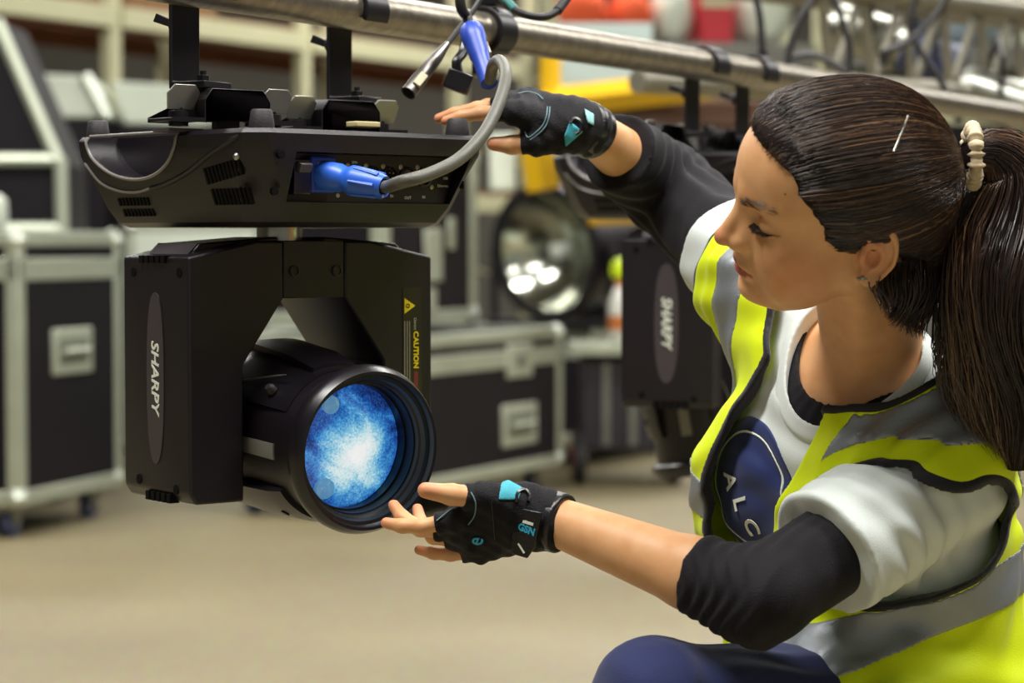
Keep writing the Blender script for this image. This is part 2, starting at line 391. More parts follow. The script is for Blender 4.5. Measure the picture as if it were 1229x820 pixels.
    rg = MB().lathe([(.0026, 0), (.0026, .0004), (.0016, .0004), (.0016, 0)], 14, Matrix.Translation((lx - .0025, -T - .0011, -.193)) @ Matrix.Rotation(R(90), 4, 'X'), close=False); rg.build('warning_symbol', DARK, lab)
    lf = lambda x, z: frame((x, -T - .0012, z), (0, 0, -1), (1, 0, 0), (0, -1, 0))
    text('caution_lettering', 'CAUTION', .0095, lf(lx + .0085, -.244), YELLOWP, lab, depth=.0002, bold=.0003)
    text('maker_lettering', 'Osram', .0052, lf(lx + .0075, -.214), mat('pale_print', '#b8b2a0', .5), lab, depth=.0002)
    rl = MB()
    for i in range(3): rl.box((lx - .0068 + i * .0034, -T - .0008, -.248), (.0012, .0006, .075))
    tag(rl.build('small_print', mat('dim_print', '#8a836f', .5), lab), kind='stuff')
    MB().box((lx + .0085, -T - .0009, -.279), (.006, .0006, .02)).build('red_print', mat('dim_red', '#6d2422', .5), lab)
    # head ---------------------------------------------------------------
    hz = -.333
    hm = Matrix.Translation((0, 0, hz)) @ Matrix.Rotation(tilt, 4, 'X')            # front of the head is -y
    fwd = hm @ Matrix.Rotation(R(90), 4, 'X')                                      # local z of the lathe -> -y
    def hd(mb, name, m, par=root, **k): return mb.build(name, m, par, rot=yr if par is root else None, **k)
    barrel = hd(MB().lathe([(.0005, -.168), (.060, -.165), (.082, -.15), (.0875, -.09), (.0875, .02), (.0825, .06), (.0815, .166), (.0715, .166), (.0700, .134)], 56, fwd, close=False), 'head_barrel', BLACK, smooth=True)
    o_ = .022
    ring = hd(MB().lathe([(r_ * .962, h_ + o_) for r_, h_ in ((.084, .140), (.0935, .143), (.0965, .146), (.0970, .153), (.0945, .160), (.0905, .1665), (.0870, .166), (.0855, .158), (.0815, .157), (.0795, .151),
                          (.0770, .1495), (.0750, .140), (.0735, .130), (.0715, .130), (.0715, .118))], 72, fwd, close=False), 'lens_ring', BLACK2, smooth=True)
    dome = [(.0, .1275 + o_)] + [(r, .1275 + o_ - .012 * (r / .0690) ** 2) for r in np.linspace(.006, .0692, 14)]
    ln = MB().lathe(dome, 56, Matrix.Rotation(R(90), 4, 'X'), close=False)
    lo = ln.build('lens', lens_material() if lit else mat('dark_lens', '#10131c', .05, coat=1), root, smooth=True)
    lo.matrix_basis = Matrix.Rotation(yoke_rot, 4, 'Z') @ hm
    # small optics seen behind the glass
    if lit:
        for a, rr, sz in ((R(118), .052, .011), (R(238), .054, .013)):
            c = fwd @ Matrix.Translation((rr * math.cos(a), rr * math.sin(a), (.1255 + o_) - .010 * (rr / .0715) ** 2))
            hd(MB().lathe([(sz, -.0005), (sz * .9, .0028), (sz * .5, .0042), (.0005, .0046)], 24, c), 'prism_optic', mat('optic_glass', '#5f93c9', .08, coat=1, emit='#6fb2e4', estr=.4), smooth=True)
    # cover shell with seam highlight drawn as a silver tube, side strip, belly fin
    sh = MB(); secs = []
    for h, r0 in ((-.13, .088), (-.05, .0965), (.03, .0955), (.085, .0885), (.130, .083)):
        secs.append([fwd @ Vector((r0 * math.cos(a), r0 * math.sin(a), h)) for a in np.linspace(R(28), R(152), 22)] + [fwd @ Vector(((r0 - .006) * math.cos(a), (r0 - .006) * math.sin(a), h)) for a in np.linspace(R(152), R(28), 22)])
    shell = hd(sh.rings(secs), 'head_cover', BLACK2, smooth=True)
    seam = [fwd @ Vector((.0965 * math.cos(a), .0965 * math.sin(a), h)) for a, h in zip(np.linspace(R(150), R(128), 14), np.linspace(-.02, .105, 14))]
    hd(MB().tube(seam, [.0012] * 13 + [.0006], 6), 'seam_highlight', SILVER, shell)
    hump = [[fwd @ Vector((r0 * math.cos(a), r0 * math.sin(a), h)) for a in np.linspace(R(70), R(110), 8)] + [fwd @ Vector(((.085) * math.cos(a), (.085) * math.sin(a), h)) for a in np.linspace(R(112), R(68), 8)] for h, r0 in ((-.06, .0955), (.0, .104), (.06, .1), (.115, .088))]
    hd(MB().rings(hump), 'cover_hump', BLACK2, shell, smooth=True)
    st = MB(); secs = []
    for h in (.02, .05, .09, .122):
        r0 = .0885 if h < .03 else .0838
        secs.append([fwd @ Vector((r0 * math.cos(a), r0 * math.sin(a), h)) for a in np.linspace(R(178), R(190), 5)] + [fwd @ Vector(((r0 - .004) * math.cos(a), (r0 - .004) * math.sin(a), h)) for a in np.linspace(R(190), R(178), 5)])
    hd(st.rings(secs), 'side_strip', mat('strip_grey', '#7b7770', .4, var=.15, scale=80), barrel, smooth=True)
    fin = MB().rings([[fwd @ Vector((r0 * math.cos(a), r0 * math.sin(a), h)) for a in np.linspace(R(215), R(325), 18)] + [fwd @ Vector(((.078) * math.cos(a), (.078) * math.sin(a), h)) for a in np.linspace(R(325), R(215), 18)] for h, r0 in ((-.10, .0945), (.04, .0955), (.10, .092), (.121, .0875))])
    belly = hd(fin, 'belly_cover', BLACK, smooth=True)
    for a, h in ((R(240), .092), (R(300), .092)):
        MB().lathe([(.005, 0), (.005, .002)], 12, fwd @ Matrix.Translation((.0915 * math.cos(a), .0915 * math.sin(a), h)) @ Matrix.Rotation(a, 4, 'Z') @ Matrix.Rotation(R(90), 4, 'Y')).build('bolt_hole_shade', DARK, belly, smooth=True)
    for a in (R(140),):
        hd(MB().lathe([(.006, 0), (.006, .006), (.004, .009)], 14, fwd @ Matrix.Translation((.088 * math.cos(a), .088 * math.sin(a), .092)) @ Matrix.Rotation(a, 4, 'Z') @ Matrix.Rotation(R(90), 4, 'Y')), 'cover_knob', RUBBER, shell, smooth=True)
    return root

# ------------------------------------------------------------------ lighting pipe
PT = Vector((.488, .873, 0)).normalized(); PS = Vector((PT.y, -PT.x, 0)); PZ = Vector((0, 0, 1))
P0 = Vector((-.288, 2.656, 1.279)); PR = .0242
pipe = tag(MB().lathe([(PR, -1.3), (PR, 4.2), (PR - .004, 4.2), (PR - .004, -1.3), (PR, -1.3)], 40, frame(P0, PS, PZ, PT), close=False).build('lighting_pipe', GALV, smooth=True), 'long scuffed aluminium pipe from which the lamps hang', 'pipe')

def clamp(t, label, size=1.0):
    o = P0 + PT * t; f = frame(o, PS, PZ, PT)            # local x = s (towards viewer/right), y = up, z = along the pipe
    e = empty('pipe_clamp', o + Vector((0, 0, -.13)), 0, label, 'clamp', 'clamps holding the lamps on the pipe')
    w = .025
    outer, inner = PR + .0062, PR + .0008
    arc = [math.radians(a) for a in range(180, -31, -15)]
    poly = [(-outer, -.112)] + [(outer * math.cos(a), outer * math.sin(a)) for a in arc] + [(inner * math.cos(a), inner * math.sin(a)) for a in reversed(arc)] + [(-inner - .0005, -.104), (.018, -.104), (.018, -.112)]
    MB().prism(poly, -w, w, f).build('hook', BSTEEL, e, bevel=.0012, keep=True)
    MB().lathe([(.0075, 0), (.0075, .007), (.004, .008), (.004, .012)], 6, f @ Matrix.Translation((-.002, -.104, 0)) @ Matrix.Rotation(R(-90), 4, 'X')).build('bolt', BSTEEL, e, keep=True)
    n = MB().lathe([(.010, -.008), (.010, .006), (.005, .010)], 12, f @ Matrix.Translation((-outer - .006, -.040, 0)) @ Matrix.Rotation(R(-90), 4, 'Y')).build('wing_bolt', BSTEEL, e, keep=True, smooth=True)
    MB().prism([(-.004, 0), (.004, 0), (.007, .028), (-.003, .030)], -.0015, .0015, f @ Matrix.Translation((-outer - .010, -.040, 0)) @ Matrix.Rotation(R(75), 4, 'Z')).build('wing', BSTEEL, n, keep=True, bevel=.0008)
    return e

def omega(root, ctr, ang, name='omega_bracket'):
    """hat-section mounting bracket standing on the base, in world coordinates"""
    f = frame(ctr, (math.cos(ang), math.sin(ang), 0), (0, 0, 1), (math.sin(ang), -math.cos(ang), 0))   # x along the bracket, y up, z towards viewer
    th = .0035
    po = [(-.085, .0), (-.040, .0), (-.040, .022), (-.032, .030), (.032, .030), (.040, .022), (.040, .0), (.085, .0)]
    pi = [(x, y - th) for x, y in ((.085, .0), (.0435, .0))] + [(.0435, .024 - th), (.034, .034 - th * .2), (-.034, .034 - th * .2), (-.0435, .024 - th), (-.0435, -th), (-.085, -th)]
    br = MB().prism([(x, y + .014) for x, y in po] + [(x, y + .014) for x, y in pi], -.024, .024, f).build(name, BSTEEL, root, bevel=.0008, keep=True)
    MB().box(f @ Vector((0, .007, 0)), (.03, .03, .012), f.to_3x3()).build('bracket_foot', BSTEEL, br, keep=True, bevel=.001)
    for sg in (-1, 1):
        x = sg * .062
        MB().lathe([(.011, -.004), (.011, .012), (.006, .013), (.006, .018)], 16, f @ Matrix.Translation((x, .010, 0)) @ Matrix.Rotation(R(-90), 4, 'X')).build('fastener', BSTEEL, br, keep=True, smooth=True)
        wing = [(-.017, .0), (.017, .0), (.020, .020), (.013, .028), (-.013, .028), (-.021, .018)]
        MB().prism(wing, -.0012, .0012, f @ Matrix.Translation((x, .024, .004)) @ Matrix.Rotation(R(20), 4, 'X')).build('fastener_wing', SILVER, br, keep=True, bevel=.0005)
        MB().box(f @ Vector((x, .001, 0)), (.045, .004, .03), f.to_3x3()).build('spacer_plate', GREYP, br, keep=True)
    return br

C1 = Vector((-.266, 2.671, 1.119))
lampA = moving_head(C1, R(42), R(37), R(4), 'black moving head stage light with lit blue lens in the foreground', 'moving head lights on the pipe')
omega(lampA, Vector((-.315, 2.575, 1.119)), R(42)); omega(lampA, Vector((-.205, 2.775, 1.119)), R(42))
for ch in list(lampA.children):
    pass
clamp(-.10, 'black hook clamp on the pipe, leftmost above the lit lamp')
clamp(.209, 'black hook clamp on the pipe above the connector side of the lit lamp')

tB = 1.33
C2 = P0 + PT * tB - PS * .076 - PZ * (1.279 - 1.140)
lampB = moving_head(C2, R(62), R(72), R(80), 'unlit moving head stage light hanging behind the woman', 'moving head lights on the pipe', lit=False)
omega(lampB, C2 - PT * .12, R(62)); omega(lampB, C2 + PT * .12, R(62))
clamp(tB - .10, 'black hook clamp on the pipe nearer the raised glove, above the unlit lamp'); clamp(tB + .10, 'black hook clamp on the pipe nearest the woman\'s forehead')

# coupler band on the pipe, above the blue connector
f = frame(P0 + PT * .53, PS, PZ, PT)
cp = empty('pipe_coupler', P0 + PT * .53 - PZ * .03, 0, 'black half coupler gripping the pipe beside the blue cable connector', 'clamp')
MB().lathe([(PR + .0005, -.022), (PR + .008, -.022), (PR + .008, .022), (PR + .0005, .022), (PR + .0005, -.022)], 36, f, close=False).build('band', BSTEEL, cp, keep=True, bevel=.001)
MB().box(f @ Vector((.004, .064, 0)), (.030, .06, .030), f.to_3x3()).build('lug', BSTEEL, cp, keep=True, bevel=.002)
MB().lathe([(.008, 0), (.008, .02)], 6, f @ Matrix.Translation((.019, .045, 0)) @ Matrix.Rotation(R(90), 4, 'Y')).build('bolt', STEEL, cp, keep=True)
MB().box(f @ Vector((-.008, -.042, 0)), (.024, .03, .03), f.to_3x3()).build('hinge_block', BSTEEL, cp, keep=True, bevel=.002)
# ------------------------------------------------------------------ implicit surfaces
class Sdf:
    """a list of smooth set operations on distance functions, meshed block by block with surface nets"""
    def __init__(s): s.ops = []
    def u(s, p, k=.012): s.ops.append(('u', p, k)); return s
    def cut(s, p, k=.002): s.ops.append(('s', p, k)); return s
    def clip(s, p, k=.002): s.ops.append(('i', p, k)); return s
    def disp(s, fn): s.ops.append(('d', (fn, None), 0)); return s
    def __call__(s, X, Y, Z, lo=None, hi=None):
        d = np.full(np.shape(X), .2, np.float32)
        for op, (fn, bb), k in s.ops:
            if lo is not None and bb is not None:
                m = k + .03
                if any(bb[0][i] - m > hi[i] or bb[1][i] + m < lo[i] for i in range(3)): continue
            v = fn(X, Y, Z)
            if op == 'u':
                h = np.clip(.5 + .5 * (d - v) / k, 0, 1); d = d * (1 - h) + v * h - k * h * (1 - h)
            elif op == 's':
                v = -v; h = np.clip(.5 - .5 * (d - v) / k, 0, 1); d = d * (1 - h) + v * h + k * h * (1 - h)
            elif op == 'i':
                h = np.clip(.5 - .5 * (d - v) / k, 0, 1); d = d * (1 - h) + v * h + k * h * (1 - h)
            else: d = d + v
        return d
    def bounds(s):
        lo = np.full(3, 1e9); hi = -lo
        for op, (fn, bb), k in s.ops:
            if op == 'u' and bb is not None: lo = np.minimum(lo, bb[0]); hi = np.maximum(hi, bb[1])
        return lo - .02, hi + .02
    def mesh(s, h, smooth=1, B=40, bounds=None):
        lo, hi = bounds or s.bounds(); lo = np.array(lo); hi = np.array(hi)
        n = np.maximum(1, np.ceil((hi - lo) / (h * B)).astype(int)); N = (n * B + 2).astype(np.int64)
        cid = lambda i, j, k: (i * N[1] + j) * N[2] + k
        ids, pos, quads = [], [], []
        bi = np.array([(a, b, c) for a in range(n[0]) for b in range(n[1]) for c in range(n[2])])
        cen = lo + (bi + .5) * B * h
        dc = s(cen[:, 0].astype(np.float32), cen[:, 1].astype(np.float32), cen[:, 2].astype(np.float32))
        for b, c, d0 in zip(bi, cen, dc):
            if abs(d0) > B * h * .87 + .045: continue
            g0 = b * B
            ax = [(lo[i] + (g0[i] + np.arange(-1, B + 1)) * h).astype(np.float32) for i in range(3)]
            X, Y, Z = np.meshgrid(*ax, indexing='ij')
            D = s(X, Y, Z, [a[0] for a in ax], [a[-1] for a in ax])
            S = D < 0
            if S.all() or not S.any(): continue
            # cells [0..B] of the (B+2)^3 corner grid; cell 0 belongs to the neighbour but is needed by our edges
            c8 = [S[i:B + 1 + i, j:B + 1 + j, k:B + 1 + k] for i in (0, 1) for j in (0, 1) for k in (0, 1)]
            sm = sum(q.astype(np.int8) for q in c8); I, J, K = np.nonzero((sm > 0) & (sm < 8))
            acc = np.zeros((len(I), 3)); cnt = np.zeros(len(I))
            for axn in range(3):
                for p in (0, 1):
                    for q in (0, 1):
                        o0 = [0, 0, 0]; oth = [i for i in range(3) if i != axn]; o0[oth[0]] = p; o0[oth[1]] = q; o1 = list(o0); o1[axn] = 1
                        a = D[I + o0[0], J + o0[1], K + o0[2]]; e = D[I + o1[0], J + o1[1], K + o1[2]]
                        m = (a < 0) != (e < 0); t = np.where(m, a / np.where(m, a - e, 1), 0)
                        v = np.zeros((len(I), 3)); v[:, axn] = t; v[:, oth[0]] = p; v[:, oth[1]] = q
                        acc[m] += v[m]; cnt[m] += 1
            P = lo + (np.c_[I, J, K] + acc / cnt[:, None] + g0 - 1) * h
            ids.append(cid(I + g0[0], J + g0[1], K + g0[2])); pos.append(P)
            for axn in range(3):
                s0 = [slice(1, B + 1)] * 3; s1 = list(s0); s1[axn] = slice(2, B + 2)
                s0c = list(s0)
                A = S[tuple(s0c)]; E_ = S[tuple(s1)] if True else None
                I2, J2, K2 = np.nonzero(A != E_)
                inside = A[I2, J2, K2]
                I2 = I2 + 1 + g0[0]; J2 = J2 + 1 + g0[1]; K2 = K2 + 1 + g0[2]
                oth = [i for i in range(3) if i != axn]
                def cell(dp, dq):
                    g = [I2, J2, K2]; g[oth[0]] = g[oth[0]] + dp; g[oth[1]] = g[oth[1]] + dq
                    return cid(*g)
                q = np.stack([cell(-1, -1), cell(0, -1), cell(0, 0), cell(-1, 0)], 1)
                flip = inside if axn != 1 else ~inside
                q[~flip] = q[~flip][:, ::-1]
                quads.append(q)
        ids = np.concatenate(ids); pos = np.concatenate(pos); quads = np.concatenate(quads)
        uid, first = np.unique(ids, return_index=True); V = pos[first]
        Q = np.searchsorted(uid, quads); Q = np.clip(Q, 0, len(uid) - 1)
        ok = (uid[Q] == quads).all(1); Q = Q[ok]
        for _ in range(smooth):
            A = np.zeros_like(V); c = np.zeros(len(V))
            for a, b in ((0, 1), (1, 2), (2, 3), (3, 0)):
                for x, y in ((a, b), (b, a)):
                    np.add.at(A, Q[:, x], V[Q[:, y]]) if False else None
                    for dd in range(3): A[:, dd] += np.bincount(Q[:, x], V[Q[:, y], dd], len(V))
                    c += np.bincount(Q[:, x], minlength=len(V))
            V = V + .5 * (A / np.maximum(c, 1)[:, None] - V)
        return V, Q
    def build(s, name, m, parent, h, smooth=1, bounds=None, origin=None):
        V, Q = s.mesh(h, smooth, bounds=bounds)
        return raw_mesh(name, V, Q, m, parent)

def raw_mesh(name, V, Q, m, parent=None):
    me = bpy.data.meshes.new(name); Q = np.asarray(Q)
    me.vertices.add(len(V)); me.vertices.foreach_set('co', np.asarray(V, np.float32).ravel())
    k = Q.shape[1]
    me.loops.add(Q.size); me.loops.foreach_set('vertex_index', Q.astype(np.int32).ravel())
    me.polygons.add(len(Q)); me.polygons.foreach_set('loop_start', np.arange(0, Q.size, k, dtype=np.int32))
    try: me.polygons.foreach_set('loop_total', np.full(len(Q), k, np.int32))
    except Exception: pass
    me.polygons.foreach_set('use_smooth', np.ones(len(Q), bool)); me.update(calc_edges=True); me.validate()
    me.materials.append(m)
    o = bpy.data.objects.new(name, me); COL.objects.link(o)
    if parent is not None: attach(o, parent, True)
    return o

A3 = lambda v: np.array(v, np.float32)
def capsule(a, b, ra, rb, pad=0.):
    a, b = A3(a), A3(b); ba = b - a; L2 = float(ba @ ba) + 1e-12; r = max(ra, rb)
    def fn(X, Y, Z):
        x, y, z = X - a[0], Y - a[1], Z - a[2]
        t = np.clip((x * ba[0] + y * ba[1] + z * ba[2]) / L2, 0, 1)
        return np.sqrt((x - t * ba[0]) ** 2 + (y - t * ba[1]) ** 2 + (z - t * ba[2]) ** 2) - (ra + (rb - ra) * t)
    return fn, (np.minimum(a, b) - r, np.maximum(a, b) + r)
def ellipsoid(c, r, M=None):
    c, r = A3(c), A3(r); M = np.eye(3, dtype=np.float32) if M is None else A3(M)   # M columns = axes
    ext = np.abs(M) @ r
    def fn(X, Y, Z):
        x, y, z = X - c[0], Y - c[1], Z - c[2]
        u = [(x * M[0, i] + y * M[1, i] + z * M[2, i]) / r[i] for i in range(3)]
        k0 = np.sqrt(u[0] ** 2 + u[1] ** 2 + u[2] ** 2); k1 = np.sqrt((u[0] / r[0]) ** 2 + (u[1] / r[1]) ** 2 + (u[2] / r[2]) ** 2) + 1e-9
        return k0 * (k0 - 1) / k1
    return fn, (c - ext, c + ext)
def halfspace(p, n):
    p, n = A3(p), A3(n); n = n / np.linalg.norm(n)
    return (lambda X, Y, Z: (X - p[0]) * n[0] + (Y - p[1]) * n[1] + (Z - p[2]) * n[2]), None
def grow(prim, g):
    fn, bb = prim
    return (lambda X, Y, Z: fn(X, Y, Z) - g), (None if bb is None else (bb[0] - abs(g), bb[1] + abs(g)))
def smin(a, b, k):
    h = np.clip(.5 + .5 * (a - b) / k, 0, 1); return a * (1 - h) + b * h - k * h * (1 - h)
def smax(a, b, k): return -smin(-a, -b, k)
V3 = lambda v: np.array(v, float)

# ------------------------------------------------------------------ the woman: joints
def rot_h(y, p, r):
    y, p, r = R(y), R(p), R(r)
    cy, sy, cp, sp, cr, sr = math.cos(y), math.sin(y), math.cos(p), math.sin(p), math.cos(r), math.sin(r)
    return np.array([[cy, -sy, 0], [sy, cy, 0], [0, 0, 1]]) @ np.array([[cp, 0, sp], [0, 1, 0], [-sp, 0, cp]]) @ np.array([[1, 0, 0], [0, cr, -sr], [0, sr, cr]])
HS = 1.06
HM = rot_h(188, 8, -31); HO = V3(pix(1005, 258, 2.38))          # head axes (forward, left, up) and the point between the ears
hw = lambda p: HO + HM @ V3(p) * HS                                   # head coordinates -> world
SL, EL, WL = V3(pix(1128, 572, 2.47)), V3(pix(912, 720, 2.33)), V3(pix(652, 620, 2.47))
SR, ER, WR = V3(pix(925, 345, 2.68)), V3(pix(800, 226, 2.92)), V3(pix(702, 152, 2.72))
NB = V3(pix(1046, 424, 2.52))                                    # base of the neck
CC = V3(pix(1035, 590, 2.585)); PV = V3(pix(1090, 850, 2.66))    # chest and pelvis centres
EX, EY = V3((.6, -.8, 0)), V3((-.8, -.6, 0)); EZ = V3((0, 0, 1))  # her left, forward, up
KL, AL = V3((.148, 2.35, .525)), V3((.19, 2.42, .085))
KR, AR = V3((.30, 2.64, .065)), V3((.60, 2.87, .065))
HL, HR = PV + EX * .09 - EZ * .02, PV - EX * .09 - EZ * .02

def tilt_frame(deg):
    """torso axes leaning so that her left shoulder drops by deg"""
    sp = (NB - PV) / np.linalg.norm(NB - PV)
    x = EX * math.cos(R(deg)) - EZ * math.sin(R(deg)); x = x - sp * (x @ sp) * .6; x /= np.linalg.norm(x)
    y = np.cross(sp, x); y /= np.linalg.norm(y)
    if y @ EY < 0: y = -y
    z = np.cross(x, y)
    if z @ EZ < 0: z = -z
    return np.stack([x, y, z], 1)
TM = tilt_frame(18)

# ------------------------------------------------------------------ head
def head_field(X, Y, Z, cap=False):
    x0, y0, z0 = X - HO[0], Y - HO[1], Z - HO[2]
    x = x0 * HM[0, 0] + y0 * HM[1, 0] + z0 * HM[2, 0]; y = x0 * HM[0, 1] + y0 * HM[1, 1] + z0 * HM[2, 1]; z = x0 * HM[0, 2] + y0 * HM[1, 2] + z0 * HM[2, 2]
    x, y, z = (x / HS).astype(np.float32), (y / HS).astype(np.float32), (z / HS).astype(np.float32)
    ay = np.sqrt(y * y + 1e-7)
    el = lambda c, r: ellipsoid(c, r)[0](x, ay, z)
    e0 = lambda c, r: ellipsoid(c, r)[0](x, y, z)
    cp = lambda a, b, ra, rb: capsule(a, b, ra, rb)[0](x, ay, z)
    d = e0((-.006, 0, .046), (.096, .074, .083))
    d = smin(d, e0((.040, 0, .056), (.053, .060, .058)), .03)
    if cap: return d * HS
    d = smin(d, e0((.040, 0, -.010), (.052, .056, .070)), .025)          # face
    d = smin(d, e0((.072, 0, -.030), (.024, .030, .030)), .018)          # muzzle
    d = smin(d, cp((.004, .050, -.034), (.060, .020, -.068), .016, .014), .028)   # jaw line
    d = smin(d, e0((.0740, 0, -.066), (.0240, .024, .0180)), .014)         # chin
    d = smin(d, el((.058, .042, -.008), (.024, .018, .020)), .022)       # cheek bone
    d = smin(d, el((.052, .040, -.035), (.026, .016, .028)), .024)       # cheek
    d = smin(d, cp((.088, .010, .043), (.064, .047, .042), .0085, .008), .014)  # brow
    d = smax(d, -el((.100, .030, .020), (.020, .016, .012)), .014)       # eye socket
    d = smin(d, ellipsoid((.0735, .031, .0205), (.0135, .0155, .0125))[0](x, ay, z), .0035)   # eyeball under the lid
    d = smax(d, -cp((.0870, .018, .0170), (.0700, .0465, .0185), .0012, .0010), .002)    # lid line
    d = smax(d, -cp((.0880, .020, .0300), (.0700, .0450, .0300), .0014, .0012), .004)   # crease above the lid
    d = smin(d, capsule((.0905, 0, .031), (.1125, 0, -.004), .0062, .0078)[0](x, y, z), .010)     # nose
    d = smin(d, e0((.1130, 0, -.0065), (.0088, .0088, .0080)), .005)
    d = smin(d, cp((.082, .0085, .020), (.0965, .0105, -.006), .0060, .0085), .012)
    d = smin(d, el((.1000, .0105, -.0105), (.0095, .0066, .0072)), .006)
    d = smax(d, -el((.1060, .0055, -.0190), (.0050, .0032, .0040)), .003)
    d = smin(d, e0((.0905, 0, -.0340), (.0120, .0215, .0064)), .006)      # lips
    d = smin(d, e0((.0895, 0, -.0452), (.0118, .0185, .0066)), .005)
    d = smax(d, -cp((.1030, 0, -.0400), (.0860, .0225, -.0405), .0011, .0010), .0025)
    d = smax(d, -e0((.1075, 0, -.0570), (.0115, .0200, .0045)), .009)
    # ear: a tilted plate with a rolled rim, a hollow and a lobe; u back, v up, w outwards
    ox, oy, oz = x + .014, ay - .0700, z + .003
    ca, sa = math.cos(.26), math.sin(.26); cb, sb = math.cos(.42), math.sin(.42)
    uu = -(ox * ca + oz * sa); vv = oz * ca - ox * sa
    ww = oy * cb - uu * sb; uu = uu * cb + oy * sb
    ur = uu - .004
    wid = np.where(vv > -.004, .0165, .0165 - .22 * np.clip(-.004 - vv, 0, .03))
    er = np.sqrt((ur / wid) ** 2 + ((vv - .000) / .0300) ** 2)
    plate = smax(np.abs(ww - .003) - .0022, (er - 1) * .016, .002)
    keep = np.where((ur < -.006) & (vv < .012), .004, 0)
    rim = np.sqrt(((er - .93) * .019) ** 2 + (ww - .0065) ** 2) - .0030 + keep
    ear = smin(plate, rim, .0035)
    anti = np.sqrt((np.sqrt((ur + .004) ** 2 + ((vv + .002) * .72) ** 2) - .0088) ** 2 + (ww - .0055) ** 2) - .0020 + np.where(ur < -.004, .004, 0)
    ear = smin(ear, anti, .003)
    root = ellipsoid((-.008, -.002, -.002), (.011, .020, .006))[0](ur, vv, ww)
    ear = smin(ear, root, .004)
    ear = smax(ear, -ellipsoid((-.0048, -.003, .0070), (.0070, .0098, .0080))[0](ur, vv, ww), .0022)
    ear = smax(ear, -(np.sqrt(((er - .70) * .019) ** 2 + (ww - .0075) ** 2) - .0026 + np.where((vv > -.004) & (ur > -.010), 0, .006)), .0018)
    ear = smin(ear, ellipsoid((-.0040, -.0255, .0035), (.0080, .0075, .0040))[0](ur, vv, ww), .005)
    ear = smin(ear, ellipsoid((-.0135, -.0040, .0050), (.0030, .0060, .0035))[0](ur, vv, ww), .004)
    d = smin(d, ear, .004)
    return d * HS
head_bb = (HO - .17, HO + .17)

# ------------------------------------------------------------------ hands
def hand_chain(W, f, n, left, flex, thumb, scale=1.0):
    f = V3(f) / np.linalg.norm(f); n = V3(n); n = n - f * (n @ f); n /= np.linalg.norm(n); th = np.cross(f, n) if left else np.cross(n, f)
    base = [(.0865, .0280), (.0900, .0090), (.0850, -.0105), (.0770, -.0285)]
    seg = [(.041, .024, .020), (.045, .028, .021), (.041, .026, .020), (.032, .019, .018)]
    rad = [(.0095, .0082, .0076, .0062), (.0098, .0084, .0078, .0064), (.0094, .0080, .0074, .0060), (.0084, .0072, .0066, .0054)]
    out = []
    for (fx, tx), sg, rd, fl in zip(base, seg, rad, flex):
        p = W + (f * fx + th * tx) * scale; spread = fl[3] if len(fl) > 3 else 0; a = 0; pts = [p]
        for L, da in zip(sg, fl[:3]):
            a += R(da); dr = f * math.cos(a) - n * math.sin(a)
            dr = dr * math.cos(R(spread)) + th * math.sin(R(spread))
            p = p + dr * L * scale; pts.append(p)
        out.append((pts, [r * scale for r in rd]))
    tp = [W + (f * a + th * b - n * c) * scale for a, b, c in thumb]
    out.append((tp, [.0165 * scale, .0115 * scale, .0095 * scale, .0070 * scale]))
    return dict(f=f, n=n, th=th, W=W, fingers=out, s=scale)
def hand_prims(h, S, glove=0.):
    W, f, n, th, s = h['W'], h['f'], h['n'], h['th'], h['s']
    g = glove
    for i, (pts, rd) in enumerate(h['fingers']):
        if i < 4:
            S.u(grow(capsule(W + th * (.018 - .012 * i) * s + f * .004, pts[0] - n * .002, .0150 * s, .0125 * s), g), .012)
        if not g:
            for j in range(3): S.u(capsule(pts[j], pts[j + 1], rd[j], rd[j + 1]), .004)
    tp, tr = h['fingers'][4]
    S.u(grow(capsule(W + f * .012 + th * .012, tp[1], .0185 * s, .0135 * s), g), .014)
    S.u(grow(capsule(W + f * .055 * s - th * .012 * s - n * .006 * s, W + f * .030 * s - th * .018 * s - n * .006 * s, .0145 * s, .0150 * s), g), .016)
    if not g:
        for j in range(3): S.u(capsule(tp[j], tp[j + 1], tr[j], tr[j + 1]), .006)
handR = hand_chain(WR, (-.945, -.03, .32), (.30, -.42, .86), False, [(22, 8, 5, 2), (25, 8, 5, 1), (29, 9, 5, -1), (33, 11, 7, -4)],
                   [(.012, .018, .012), (.050, .034, .025), (.077, .038, .038), (.098, .036, .045)], .96)
handL = hand_chain(WL, (-.965, .03, -.25), (-.02, -.74, -.67), True, [(8, 16, 10, -4), (22, 30, 18, 2), (27, 38, 22, 3), (8, 14, 10, 2)],
                   [(.012, .020, .010), (.054, .046, .004), (.086, .066, .002), (.110, .084, .000)], .99)

